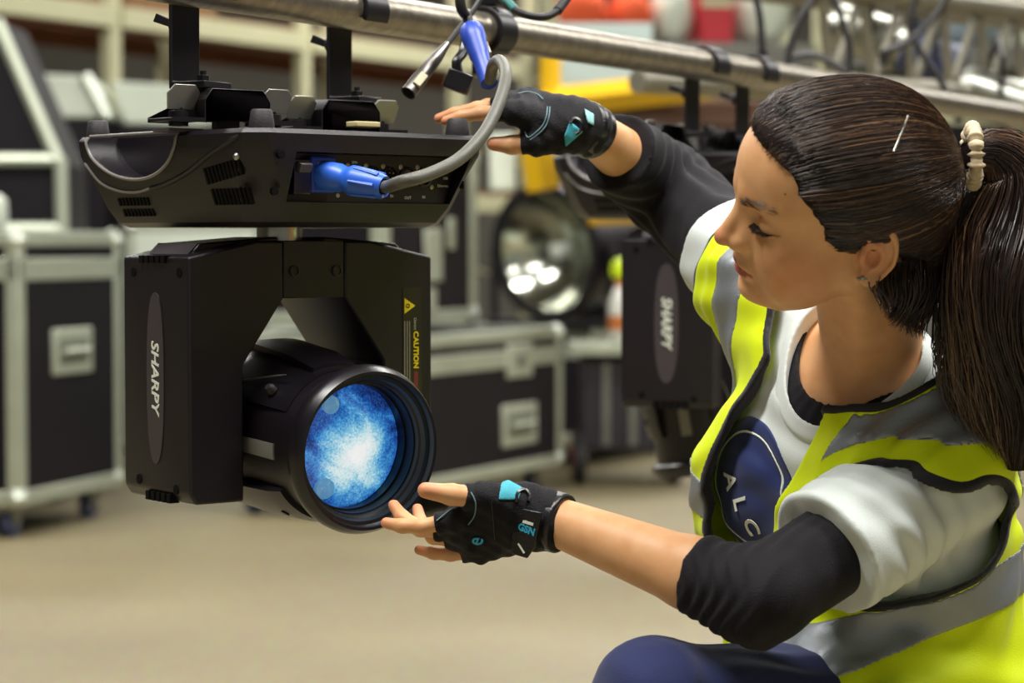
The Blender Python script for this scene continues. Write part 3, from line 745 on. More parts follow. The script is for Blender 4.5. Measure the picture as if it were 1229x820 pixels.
# ------------------------------------------------------------------ body
def torso_prims(S, g=0., k=.03, low=True):
    S.u(grow(ellipsoid(CC, (.150, .105, .185), TM), g), k)
    S.u(grow(capsule(SL - EX * .02, SR + EX * .02, .050, .050), g), k)
    S.u(grow(capsule(NB - EZ * .03, SL + EZ * .012, .050, .048), g), k)
    S.u(grow(capsule(NB - EZ * .03, SR + EZ * .012, .050, .048), g), k)
    c2 = CC * .5 + PV * .5
    S.u(grow(ellipsoid(c2, (.140, .108, .17), TM), g), k)
    for sg in (-1, 1):
        S.u(grow(ellipsoid(CC + TM @ V3((sg * .068, .072, .005)), (.056, .040, .060), TM), g), k)
    if low: S.u(grow(ellipsoid(PV, (.172, .130, .13)), g), k)
body = Sdf()
body.u(ellipsoid(CC + TM @ V3((0, 0, .085)), (.128, .080, .095), TM), .03)
for a_, b_ in ((SL - EX * .02, SR + EX * .02), (NB - EZ * .03, SL + EZ * .012), (NB - EZ * .03, SR + EZ * .012)): body.u(capsule(a_, b_, .050, .049), .03)
body.u(capsule(NB - EZ * .02 - EY * .008, hw((-.022, 0, -.035)), .056, .050), .02)
body.u((lambda X, Y, Z: head_field(X, Y, Z), head_bb), .012)
body.u(capsule(NB + EY * .035 + EX * .02 - EZ * .025, hw((-.006, .050, -.040)), .010, .012), .02)     # neck muscle
for S_, E_, W_, hh in ((SL, EL, WL, handL), (SR, ER, WR, handR)):
    body.u(capsule(S_, E_, .047, .037), .02)
    body.u(capsule(E_, E_ * .7 + W_ * .3, .037, .037), .01)
    body.u(capsule(E_ * .7 + W_ * .3, W_, .037, .0245), .01)
    hand_prims(hh, body)

def skin_material():
    m = bpy.data.materials.new('skin'); m.use_nodes = True; nt = m.node_tree; b = nt.nodes['Principled BSDF']; L = nt.links.new
    geo = nt.nodes.new('ShaderNodeNewGeometry')
    def spot(world, rad, soft=.5):
        d = nt.nodes.new('ShaderNodeVectorMath'); d.operation = 'DISTANCE'; L(geo.outputs['Position'], d.inputs[0]); d.inputs[1].default_value = tuple(world)
        r = nt.nodes.new('ShaderNodeMapRange'); r.inputs['From Min'].default_value = rad; r.inputs['From Max'].default_value = rad * soft; r.clamp = True; r.interpolation_type = 'SMOOTHSTEP'
        L(d.outputs['Value'], r.inputs['Value']); return r.outputs['Result']
    n = nt.nodes.new('ShaderNodeTexNoise'); n.inputs['Scale'].default_value = 45; n.inputs['Detail'].default_value = 5; L(geo.outputs['Position'], n.inputs['Vector'])
    rm = nt.nodes.new('ShaderNodeValToRGB'); rm.color_ramp.elements[0].color = lin('#d09868'); rm.color_ramp.elements[1].color = lin('#d9a678'); rm.color_ramp.elements[0].position = .3; rm.color_ramp.elements[1].position = .7
    L(n.outputs['Fac'], rm.inputs['Fac']); cur = rm.outputs['Color']
    def over(cur, fac, col, amt):
        mu = nt.nodes.new('ShaderNodeMath'); mu.operation = 'MULTIPLY'; mu.inputs[1].default_value = amt; L(fac, mu.inputs[0])
        mx = nt.nodes.new('ShaderNodeMix'); mx.data_type = 'RGBA'; L(mu.outputs[0], mx.inputs['Factor']); L(cur, mx.inputs['A']); mx.inputs['B'].default_value = lin(col); return mx.outputs['Result']
    for p, r, c, a in (((.055, .052, -.022), .052, '#c4643a', .32), ((.118, 0, -.006), .020, '#c46a4c', .6), ((.055, -.05, -.02), .04, '#c4643a', .5), ((-.005, .08, .0), .034, '#c8795c', .55)):
        cur = over(cur, spot(hw(p), r, .1), c, a)
    for p, r in (((.098, .0, -.040), .0118), ((.094, .009, -.041), .0105), ((.094, -.009, -.041), .0105), ((.088, .017, -.041), .0070)):
        cur = over(cur, spot(hw(p), r, .75), '#a04a45', .85)
    for p, r in (((.070, .056, .066), .0018), ((.074, .050, .055), .0016), ((.078, .047, .060), .0014)):
        cur = over(cur, spot(hw(p), r, .4), '#5a3522', .8)
    for hh in (handL, handR):
        for pts, rd in hh['fingers']: cur = over(cur, spot(pts[-1], .022, .2), '#d07a5a', .55)
    L(cur, b.inputs['Base Color']); b.inputs['Roughness'].default_value = .48; b.inputs['Specular IOR Level'].default_value = .4
    b.inputs['Subsurface Weight'].default_value = .12; b.inputs['Subsurface Radius'].default_value = (.010, .004, .002); b.inputs['Subsurface Scale'].default_value = .5
    n2 = nt.nodes.new('ShaderNodeTexNoise'); n2.inputs['Scale'].default_value = 900; L(geo.outputs['Position'], n2.inputs['Vector'])
    bp = nt.nodes.new('ShaderNodeBump'); bp.inputs['Strength'].default_value = .12; bp.inputs['Distance'].default_value = .0006; L(n2.outputs['Fac'], bp.inputs['Height']); L(bp.outputs['Normal'], b.inputs['Normal'])
    return m
SKIN = skin_material()
woman = empty('person', (PV[0], PV[1], 0), 0, 'woman in yellow hi-vis vest kneeling and steadying the lit stage light', 'person')
body.build('body', SKIN, woman, .0018, 1)
# ------------------------------------------------------------------ cloth
def capcone(a, b, ra, rb, rnd=.002):
    a, b = A3(a), A3(b); ba = b - a; L = float(np.linalg.norm(ba)); u = ba / L; r = max(ra, rb)
    def fn(X, Y, Z):
        x, y, z = X - a[0], Y - a[1], Z - a[2]
        t = x * u[0] + y * u[1] + z * u[2]
        q = np.sqrt(np.maximum(x * x + y * y + z * z - t * t, 1e-12)) - (ra + (rb - ra) * np.clip(t / L, 0, 1)) + rnd
        w_ = np.abs(t - L / 2) - L / 2 + rnd
        return np.minimum(np.maximum(q, w_), 0) + np.sqrt(np.maximum(q, 0) ** 2 + np.maximum(w_, 0) ** 2) - rnd
    return fn, (np.minimum(a, b) - r, np.maximum(a, b) + r)
def local(X, Y, Z):
    x, y, z = X - CC[0], Y - CC[1], Z - CC[2]
    return [x * TM[0, i] + y * TM[1, i] + z * TM[2, i] for i in range(3)]
CAMO = V3(cam.location)
def hit(S, px, py, lift=0., dirn=None):
    """the point of an implicit surface that the lens sees through a pixel of the photograph"""
    d = V3(pix(px, py, 1.0)) - CAMO; t = 1.8; n = np.linalg.norm(d)
    for _ in range(160):
        p = CAMO + d * t; v = float(S(*[np.array([c], np.float32) for c in p])[0])
        if v < .0004: break
        t += v * .7 / n
        if t > 3.4: return None
    return CAMO + d * t - d / n * lift
def normal(S, p, e=.002):
    g = np.array([float(S(*[np.array([c], np.float32) for c in p + e * V3(a)])[0]) - float(S(*[np.array([c], np.float32) for c in p - e * V3(a)])[0]) for a in ((1, 0, 0), (0, 1, 0), (0, 0, 1))])
    return g / np.linalg.norm(g)

def cloth(name, col, rough=.8, bump=.3, bscale=900., var=.06, sheen=.2, scale=25, emit=None):
    return mat(name, col, rough, var=var, scale=scale, bump=bump, bscale=bscale, sheen=sheen, spec=.25)
TEE = cloth('white_cotton', '#d3dad6'); UNDER = cloth('black_jersey', '#120f15', bump=.35, bscale=600, sheen=.05)
NAVY = cloth('navy_twill', '#232b57', bscale=700); HIVIS = cloth('hi_vis_yellow', '#d6e800', .65, bump=.25, var=.04, sheen=.1)
TAPE = mat('reflective_tape', '#8b9096', .38, metal=.35, var=.08, scale=30, bump=.25, bscale=700)
PIPING = cloth('black_binding', '#1d1b20', .6); LOGO = cloth('navy_print', '#1c2a5e', .6, bump=.1)
GLOVE = cloth('black_glove_suede', '#100e13', .75, sheen=.05, bump=.5, bscale=500); GLOVE2 = mat('black_glove_vinyl', '#141216', .32, bump=.2, bscale=300)
CYAN = cloth('cyan_fabric', '#43a9bd', .6); CYANP = mat('cyan_print', '#2aa0c4', .5); STITCH = mat('grey_thread', '#6f8b95', .7)

armL = (EL - SL) / np.linalg.norm(EL - SL); armR = (ER - SR) / np.linalg.norm(ER - SR)
foreL = (WL - EL) / np.linalg.norm(WL - EL); foreR = (WR - ER) / np.linalg.norm(WR - ER)
NECKD = (hw((-.01, 0, -.03)) - NB); NECKD /= np.linalg.norm(NECKD)
def wr(X, Y, Z):                       # slow large drape of loose cloth
    return .0022 * np.sin(38 * X + 9 * np.sin(13 * Z) + 4) * np.sin(31 * Z + 22 * Y + 2 * np.sin(17 * X)) + .0012 * np.sin(80 * X - 60 * Z + 8 * np.sin(25 * Y))
def along(p, u, X, Y, Z): return (X - p[0]) * u[0] + (Y - p[1]) * u[1] + (Z - p[2]) * u[2]

# t-shirt
neck_cut = capsule(NB - EZ * .035 + EY * .028, NB + NECKD * .16, .070, .082)
tee = Sdf(); torso_prims(tee, .012, .04, low=False)
cuffL = SL + armL * .178; cuffR = SR + armR * .105
tee.u(capcone(SL - armL * .03, cuffL, .060, .070, .004), .03); tee.u(capcone(SR - armR * .03, cuffR, .060, .068, .004), .03)
def tee_folds(X, Y, Z):
    a = along(SL, armL, X, Y, Z); m = np.exp(-((a - .10) / .055) ** 2) * np.exp(-((along(SL, EX, X, Y, Z) - .0) / .16) ** 2)
    w1 = np.sin(150 * a - 70 * (Z - SL[2]) + 3 * np.sin(30 * Y)) * .0042 * m
    return w1 + wr(X, Y, Z) * .6
tee.disp(tee_folds); tee.cut(neck_cut, .003)
tee.build('t_shirt', TEE, woman, .0028, 1)
# ribbed collar of the t-shirt
col = Sdf(); torso_prims(col, .0136, .04, low=False); col.clip(grow(neck_cut, .013), .001); col.cut(neck_cut, .003); col.clip((lambda X, Y, Z: -.004 - tee(X, Y, Z), None), .0005) if False else None; col.build('t_shirt_collar', TEE, woman, .0022, 1, bounds=(NB - .16, NB + .16))
hem = Sdf(); hem.u(capcone(cuffL - armL * .020, cuffL + armL * .001, .0707, .0718, .002), .002); hem.disp(tee_folds); 
# black long-sleeved under-shirt
under = Sdf(); torso_prims(under, .005, .03, low=False)
ucL = EL + foreL * .075; ucR = ER + foreR * .145
under.u(capsule(SL, EL, .052, .0465), .02); under.u(capcone(EL - foreL * .02, ucL, .047, .0425, .003), .012); under.u(capsule(EL - armL * .01, EL + foreL * .02, .0475, .047), .01)
under.u(capsule(SR, ER, .060, .054), .02); under.u(capcone(ER - foreR * .02, ucR, .054, .048, .003), .015)
def under_folds(X, Y, Z):
    a = along(EL, foreL, X, Y, Z); b = along(SL, armL, X, Y, Z)
    m = np.exp(-((a - .035) / .05) ** 2)
    r = np.sin(330 * a + 5 * np.sin(60 * Z) + 40 * Y) * .0018 * m
    c = along(ER, foreR, X, Y, Z)
    r2 = np.sin(190 * c + 60 * Z + 4 * np.sin(45 * X)) * .0028 * np.exp(-((c - .05) / .10) ** 2)
    near = (Y < 2.56)
    return np.where(near, r, r2) + wr(X, Y, Z) * .5
under.disp(under_folds); under.cut(capsule(NB - EZ * .020 + EY * .012, NB + NECKD * .16, .068, .080), .003)
under.build('black_undershirt', UNDER, woman, .0029, 1)

# hi-vis vest
def vest_solid(g):
    v_ = Sdf(); torso_prims(v_, .026 + g, .05)
    v_.u(grow(capsule(SL - EX * .02, SL + armL * .040, .060, .062), .018 + g), .03); v_.u(grow(capsule(SR + EX * .02, SR + armR * .02, .056, .056), .012 + g), .03)
    v_.u(grow(ellipsoid(PV + EY * .02 - EZ * .02, (.215, .165, .17)), g), .06)
    v_.u(grow(ellipsoid(CC + TM @ V3((-.088, .10, -.02)), (.046, .036, .13), TM), g), .05)     # the far front panel stands away from the chest
    v_.u(grow(capsule(HL + EZ * .02, HL * .62 + KL * .38 + EZ * .004, .100, .092), .022 + g), .05)        # skirt of the vest lying over the raised thigh
    v_.disp(vest_drape); return v_
def vest_drape(X, Y, Z): return wr(X, Y, Z) * 1.5 + .003 * np.sin(24 * Z + 30 * X + 6 * np.sin(9 * Y))
vest0, vest_in = vest_solid(0.), vest_solid(-.0080)
vest = Sdf(); vest.u((vest0, vest0.bounds()), .0005); vest.cut((vest_in, None), .0008)
acL = capsule(SL + armL * .045 + V3((.028, 0, -.018)), EL, .079, .080); acR = capsule(SR + armR * .055, ER, .078, .090)
vest.cut(acL, .003); vest.cut(acR, .003)
zs = np.array([-.4, -.12, -.01, .042, .10, .161, .19, .26]); xl = np.array([-.03, .006, .012, .022, .042, .058, .069, .09]); xr = np.array([-.05, -.060, -.086, -.088, -.076, -.056, -.050, -.045])
def front_gap(X, Y, Z):
    qx, qy, qz = local(X, Y, Z)
    a = qx - np.interp(qz, zs, xl).astype(np.float32); b = np.interp(qz, zs, xr).astype(np.float32) - qx
    return np.maximum(np.maximum(a, b) * .8, -qy + .0)
gap = (front_gap, None); vneck = capsule(NB - NECKD * .02, NB + NECKD * .2, .106, .118)
vest.cut(gap, .003); vest.cut(vneck, .003)
vhem = halfspace(PV - EZ * .16, (0, 0, -1)); vest.clip(vhem, .003)
vest.build('hi_vis_vest', HIVIS, woman, .0031, 1)
def on_vest(g):
    s_ = Sdf(); s_.u((lambda X, Y, Z: vest(X, Y, Z) - g, vest.bounds()), .0005); return s_
# black binding along every opening of the vest
bd = on_vest(.0022)
def edge(X, Y, Z):
    qx, qy, qz = local(X, Y, Z)
    e = np.minimum(np.minimum(np.abs(acL[0](X, Y, Z) - .002), np.abs(acR[0](X, Y, Z) - .002)), np.minimum(np.abs(vneck[0](X, Y, Z) - .002), np.abs(front_gap(X, Y, Z) - .002) + np.where((qx > -.02) & (qz < .16), .05, 0)))
    return e - .0038
bd.clip((edge, None), .0008); bd.clip((lambda X, Y, Z: -.0085 - vest0(X, Y, Z), None), .0005); bd.build('black_binding', PIPING, woman, .0024, 1, bounds=vest.bounds())
# reflective tape: over the near shoulder, over the far one, round the waist and on the far panel
tp = on_vest(.0014)
def tape(X, Y, Z):
    qx, qy, qz = local(X, Y, Z)
    aL = acL[0](X, Y, Z); sh = np.maximum(np.maximum(aL - .092, .022 - aL), np.maximum(.005 - qz, np.maximum(.024 - front_gap(X, Y, Z), .007 - vneck[0](X, Y, Z))))
    shr = np.maximum(np.maximum(np.abs(qx + .155) - .026, .020 - acR[0](X, Y, Z)), .07 - qz)
    wa = np.maximum(np.abs(qz - (-.135 + .42 * np.clip(qx, 0, .2))) - .027, -qx)
    rp = np.maximum(np.minimum(np.abs(qz - .012) - .024, np.abs(qz + .088) - .016), qx + .03)
    lo_ = np.abs(qz + .30 - .3 * np.clip(qx, 0, .2)) - .026
    return np.minimum(np.minimum(sh, shr), np.minimum(np.minimum(wa, rp), lo_))
tp.clip((tape, None), .0006); tp.clip((lambda X, Y, Z: -edge(X, Y, Z), None), .0005)
tp.clip((lambda X, Y, Z: -.0065 - vest0(X, Y, Z), None), .0005); tp.build('reflective_tape', TAPE, woman, .0026, 1, bounds=vest.bounds())

# printed badge on the t-shirt
LC = (-.052, .026)
def badge_r(X, Y, Z):
    qx, qy, qz = local(X, Y, Z); return np.where(qy > 0, np.sqrt((qx - LC[0]) ** 2 + (qz - LC[1]) ** 2), 1.)
bb_l = (CC + TM @ V3((LC[0], .1, LC[1])) - .1, CC + TM @ V3((LC[0], .1, LC[1])) + .1)
lg = Sdf(); lg.u((lambda X, Y, Z: tee(X, Y, Z) - .0012, bb_l), .0004); lg.clip((lambda X, Y, Z: badge_r(X, Y, Z) - .077, None), .0004)
lg.clip((lambda X, Y, Z: -.004 - tee(X, Y, Z), None), .0004); lg_o = lg.build('shirt_print', LOGO, woman, .0018, 1, bounds=bb_l)
rn = Sdf(); rn.u((lambda X, Y, Z: tee(X, Y, Z) - .0022, bb_l), .0004); rn.clip((lambda X, Y, Z: np.abs(badge_r(X, Y, Z) - .0635) - .0012, None), .0003)
rn.clip((lambda X, Y, Z: -.001 - tee(X, Y, Z), None), .0003); attach(rn.build('print_ring', WHITEP, None, .0011, 0, bounds=bb_l), lg_o, True)
def on_tee(qx, qz):
    p = CC + TM @ V3((qx, .3, qz)); u = TM @ V3((0, -1, 0))
    for _ in range(80):
        v = float(tee(*[np.array([c], np.float32) for c in p])[0])
        if v < .0003: break
        p = p + u * v * .7
    return p
for ch, px__, py__ in (('A', 878, 577), ('L', 889, 604), ('C', 903, 632)):
    p = hit(tee, px__, py__); n = normal(tee, p); xdir = V3((math.cos(R(-62)), 0, math.sin(R(-62)))); xdir = xdir - n * (n @ xdir); xdir /= np.linalg.norm(xdir); ydir = np.cross(n, xdir)
    text('print_lettering', ch, .030, frame(p + n * .0022, xdir, ydir, n), WHITEP, lg_o, keep=True, depth=.0004, bold=.0006)

# trousers and boots
tr = Sdf(); tr.u(ellipsoid(PV, (.180, .140, .14)), .03)
for H_, K_, A_ in ((HL, KL, AL), (HR, KR, AR)):
    tr.u(capsule(H_, K_, .094, .070), .05); tr.u(capsule(K_, A_, .068, .052), .02)
tr.disp(lambda X, Y, Z: wr(X, Y, Z) * 1.6); tr.clip(halfspace((0, 0, .012), (0, 0, -1)), .004)
tr.build('trousers', NAVY, woman, .0055, 1)
for A_, tdir, up in ((AL, V3((-.8, -.6, 0)), 1), (AR, V3((.35, .26, -.1)), 0)):
    b_ = Sdf()
    if up: b_.u(capsule(A_ + EZ * .03, A_ - EZ * .03, .052, .050), .02); b_.u(ellipsoid(A_ + tdir * .075 - EZ * .045, (.13, .046, .042), np.stack([tdir, np.cross(EZ, tdir), EZ], 1)), .03); b_.clip(halfspace((0, 0, .001), (0, 0, -1)), .003)
    else: b_.u(capsule(A_ - tdir * .02, A_ + tdir * .10, .052, .05), .02); b_.u(ellipsoid(A_ + tdir * .2 + EZ * .0, (.06, .05, .055)), .03); b_.clip(halfspace((0, 0, .001), (0, 0, -1)), .003)
    b_.build('boot', mat('black_leather', '#17151a', .45), woman, .005, 1)

# ------------------------------------------------------------------ gloves
def glove(h, fore, label_side):
    G = Sdf(); hand_prims(h, G, .0030)
    for i, (pts, rd) in enumerate(h['fingers']):
        if i < 4:
            e = pts[0] * .38 + pts[1] * .62; G.u(capcone(pts[0] - (pts[1] - pts[0]) * .2, e, rd[0] + .0036, rd[1] + .0034, .0015), .005)
        else:
            G.u(grow(capsule(pts[0], pts[1], rd[0], rd[1]), .0035), .008); e = pts[1] * .35 + pts[2] * .65; G.u(capcone(pts[1] - (pts[2] - pts[1]) * .1, e, rd[1] + .0040, rd[2] + .0038, .0015), .005)
    W = h['W']; G.u(grow(capsule(W - fore * .01, W + h['f'] * .03, .0265, .0255), .0025), .01); G.u(capcone(W + h['f'] * .02, W - fore * .022, .0285, .0300, .002), .012)
    G.disp(lambda X, Y, Z: .0007 * np.sin(260 * X + 120 * Z) * np.sin(210 * Z - 160 * Y) + .0005 * np.sin(420 * X))
    return G
gl = empty
GR = glove(handR, foreR, 0); GLv = glove(handL, foreL, 1)
gR = GR.build('glove', GLOVE, woman, .0016, 1); gL = GLv.build('glove', GLOVE, woman, .0016, 1)
def band(h, fore, gob, G):
    W = h['W']; s_ = Sdf(); s_.u(capcone(W + h['f'] * .004, W - fore * .026, .0318, .0325, .003), .003)
    attach(s_.build('wrist_strap', GLOVE2, None, .0016, 1), gob, True)
band(handR, foreR, gR, GR); band(handL, foreL, gL, GLv)
def patch(G, gob, name, m, centre, rad, lift=.0014, extra=None, h=.0014):
    s_ = Sdf(); bb = (centre - rad * 1.3, centre + rad * 1.3)
    s_.u((lambda X, Y, Z: G(X, Y, Z) - lift, bb), .0004)
    s_.clip(extra or ((lambda X, Y, Z: np.sqrt((X - centre[0]) ** 2 + (Y - centre[1]) ** 2 + (Z - centre[2]) ** 2) - rad), None), .0004)
    return attach(s_.build(name, m, None, h, 0, bounds=bb), gob, True)
def poly_patch(px):
    """keep what lies inside a photo-plane polygon given as edge planes through the lens; real cloth on the hand's surface"""
    pl = []
    for (a, b) in zip(px, px[1:] + px[:1]):
        n = np.cross(V3(pix(a[0], a[1], 1.)) - CAMO, V3(pix(b[0], b[1], 1.)) - CAMO); n /= np.linalg.norm(n); pl.append(n)
    cen = V3(pix(sum(p[0] for p in px) / len(px), sum(p[1] for p in px) / len(px), 1.)) - CAMO
    pl = [(-n if n @ cen > 0 else n) for n in pl]
    return (lambda X, Y, Z: np.max([(X - CAMO[0]) * n[0] + (Y - CAMO[1]) * n[1] + (Z - CAMO[2]) * n[2] for n in pl], 0)), None
cR = hit(GR, 690, 165); patch(GR, gR, 'cyan_panel', CYAN, cR, .030, extra=poly_patch([(674, 138), (700, 158), (668, 186), (677, 163)]))
cL = hit(GLv, 609, 588); patch(GLv, gL, 'cyan_panel', CYAN, cL, .030, extra=poly_patch([(603, 572), (627, 585), (622, 600), (598, 600)]))
patch(GR, gR, 'strap_tag', mat('pale_cyan_tag', '#8fc3c8', .5), hit(GR, 708, 141), .02, lift=.0062, extra=poly_patch([(701, 130), (713, 137), (713, 151), (705, 147)]))
def stitch(G, gob, pts, r=.0007, lift=.0004, m=None, name='stitching'):
    P = []
    for x, y in pts:
        p = hit(G, x, y, lift)
        if p is None or (P and abs(p[1] - P[-1][1]) > .026): continue
        P.append(p)
    if len(P) < 2: return
    MB().tube(catmull(P, 5), r, 5).build(name, m or STITCH, gob, keep=True, smooth=True)
stitch(GR, gR, [(657, 128), (656, 138), (652, 149), (644, 158), (634, 165), (630, 158)]); stitch(GR, gR, [(660, 128), (659, 139), (655, 151), (647, 160), (636, 168)]); stitch(GR, gR, [(622, 112), (633, 110), (645, 113), (652, 119)])
stitch(GR, gR, [(684, 148), (690, 142), (697, 147), (697, 156), (691, 161)], .0022, .001, GLOVE2, 'pull_loop'); stitch(GLv, gL, [(620, 603), (621, 592), (629, 588), (635, 594), (634, 602)], .0022, .001, GLOVE2, 'pull_loop')
stitch(GLv, gL, [(546, 574), (558, 582), (567, 594), (571, 606), (569, 620), (562, 630)]); stitch(GLv, gL, [(524, 625), (540, 612), (556, 602)])
stitch(GLv, gL, [(590, 602), (592, 622), (594, 648)], .0006, m=GLOVE2, name='seam')
# printing on the near glove
def print_on(S, gob, name, body_, size, px, py, ang, m, lift=.0010):
    p = hit(S, px, py); n = normal(S, p); right = V3((math.cos(R(ang)), 0, math.sin(R(ang)))); x = right - n * (n @ right); x /= np.linalg.norm(x); y = np.cross(n, x)
    text(name, body_, size, frame(p + n * lift, x, y, n), m, gob, keep=True, depth=.0005, bold=.0003)
print_on(GLv, gL, 'glove_print', 'e', .024, 571, 648, 75, CYANP, .0018)
strapS = Sdf(); strapS.u(capcone(WL + handL['f'] * .004, WL - foreL * .026, .0318, .0325, .003), .003)
# hanging strap end with the printed tab
ps = hit(strapS, 636, 628); nn = normal(strapS, ps); dn = V3((-.22, 0, -1)); dn = dn - nn * (nn @ dn); dn /= np.linalg.norm(dn); sd = np.cross(nn, dn)
if sd[0] < 0: sd = -sd
fm = frame(ps + nn * .0048, sd, -dn, nn)
tab = MB().prism([(-.014, .014), (.015, .016), (.013, -.022), (.006, -.036), (-.012, -.036), (-.016, -.02)], -.0016, .0016, fm).build('strap_tab', GLOVE2, gL, keep=True, bevel=.001)
text('strap_print', 'GSN', .0105, fm @ Matrix.Translation((.001, -.006, .0021)) @ Matrix.Rotation(R(-6), 4, 'Z'), CYANP, tab, keep=True, depth=.0003, bold=.0004)
MB().box((fm @ Vector((.0012, .0015, .0020))), (.0135, .0030, .0006), fm.to_3x3()).build('strap_print', WHITEP, tab, keep=True)
MB().box((fm @ Vector((-.002, -.027, .0020))), (.012, .0020, .0006), fm.to_3x3() @ Matrix.Rotation(R(-42), 3, 'Z')).build('tab_mark', WHITEP, tab, keep=True)
# ------------------------------------------------------------------ hair
def hair_material():
    m = bpy.data.materials.new('brown_hair'); m.use_nodes = True; nt = m.node_tree; b = nt.nodes['Principled BSDF']
    a = nt.nodes.new('ShaderNodeAttribute'); a.attribute_name = 'tone'
    r = nt.nodes.new('ShaderNodeValToRGB'); e = r.color_ramp.elements
    e[0].color = lin('#1c110d'); e[1].color = lin('#9c7654'); e[0].position = 0; e[1].position = 1  # palest strands carry the sheen of the hair in their colour
    q = e.new(.55); q.color = lin('#3d271a')
    nt.links.new(a.outputs['Fac'], r.inputs['Fac']); nt.links.new(r.outputs['Color'], b.inputs['Base Color'])
    b.inputs['Roughness'].default_value = .30; b.inputs['Specular IOR Level'].default_value = .8; b.inputs['Anisotropic'].default_value = .4
    return m
HAIR = hair_material(); HAIRC = mat('hair_shadow_mass', '#1e130f', .75, var=.3, scale=40, spec=.2)  # dark cap colour stands in for the shadow between strands
rng = np.random.default_rng(11)
def strands(name, P, rad, tone, parent, m=None, n=3):
    """P (N, K, 3) polylines -> one mesh of thin tapering tubes"""
    N, K, _ = P.shape
    T = np.gradient(P, axis=1); T /= np.linalg.norm(T, axis=2, keepdims=True) + 1e-9
    ref = np.array([.31, .52, .79]); a = np.cross(T, ref); a /= np.linalg.norm(a, axis=2, keepdims=True) + 1e-9; b = np.cross(T, a)
    prof = np.clip(np.minimum(np.linspace(.35, 3, K), np.linspace(3.2, .15, K)), 0, 1)
    rr = (np.asarray(rad)[:, None] if np.ndim(rad) else np.full((N, 1), rad)) * prof[None]
    V = np.stack([P + rr[..., None] * (a * math.cos(q) + b * math.sin(q)) for q in np.arange(n) * 2 * math.pi / n], 2)   # N K n 3
    idx = np.arange(N * K * n).reshape(N, K, n)
    Q = np.stack([idx[:, :-1, :], np.roll(idx[:, :-1, :], -1, 2), np.roll(idx[:, 1:, :], -1, 2), idx[:, 1:, :]], -1).reshape(-1, 4)
    o = raw_mesh(name, V.reshape(-1, 3), Q, m or HAIR, parent)
    at = o.data.attributes.new('tone', 'FLOAT', 'POINT'); at.data.foreach_set('value', np.repeat(tone, K * n).astype(np.float32))
    o['kind'] = 'stuff'
    return o
zh = np.array([-.09, -.05, -.03, -.016, -.011, .0, .014, .039, .051, .063, .078, .087, .094, .099, .105, .2]); xh = np.array([-.07, -.055, -.044, -.034, .018, .029, .037, .044, .053, .061, .066, .070, .080, .088, .096, .2])
def hl(P):                                     # world -> head coordinates
    return ((np.asarray(P) - HO) @ HM) / HS
def hair_side(x, z):
    s0 = x - np.interp(z, zh, xh) + .0012 * np.sin(260 * z) + .0008 * np.sin(610 * z + 1)
    return np.where((x > -.020) & (x < .03) & (z < .02), np.maximum(s0, (-.012 + (.022 - x) * .75 - z)), s0)
def to_head(X, Y, Z):
    x0, y0, z0 = X - HO[0], Y - HO[1], Z - HO[2]
    return [((x0 * HM[0, i] + y0 * HM[1, i] + z0 * HM[2, i]) / HS).astype(np.float32) for i in range(3)]
capf = Sdf(); capf.u((lambda X, Y, Z: head_field(X, Y, Z, True) - .0085, head_bb), .004)
capf.u(grow(capsule(hw((-.060, 0, .02)), hw((-.078, 0, -.045)), .054, .036), .004), .03)
capo = Sdf(); capo.ops = list(capf.ops)
capo.disp(lambda X, Y, Z: .0078 * np.clip(1 + hair_side(*[to_head(X, Y, Z)[i] for i in (0, 2)]) / .035, 0, 1))
capo.clip((lambda X, Y, Z: (hair_side(*[to_head(X, Y, Z)[i] for i in (0, 2)]) + .0045).astype(np.float32), None), .002)
hair = capo.build('hair', HAIRC, woman, .0026, 1)
# where the hair is tied: on the head's middle plane, at the back
d = V3(pix(1158, 186, 2.40)) - HO; d[1] -= (HM[:, 1] @ d) / HM[1, 1]; TIE = HO + d * .97; TY = TIE[1]
c0 = hw((-.008, 0, .040))
def radius_at(D):
    lo = np.full(len(D), .02); hi = np.full(len(D), .2)
    for _ in range(24):
        mid = (lo + hi) / 2; p = c0 + D * mid[:, None]
        v = capf(p[:, 0].astype(np.float32), p[:, 1].astype(np.float32), p[:, 2].astype(np.float32)); lo = np.where(v < 0, mid, lo); hi = np.where(v < 0, hi, mid)
    return (lo + hi) / 2
N = 22000; D = rng.normal(size=(N, 3)); D /= np.linalg.norm(D, axis=1, keepdims=True)
p = c0 + D * radius_at(D)[:, None]; q = hl(p); ok = hair_side(q[:, 0], q[:, 2]) < -.001
tdir = (TIE - c0) / np.linalg.norm(TIE - c0); ok &= (D @ tdir < .93)
D = D[ok]; D = D[:7400]
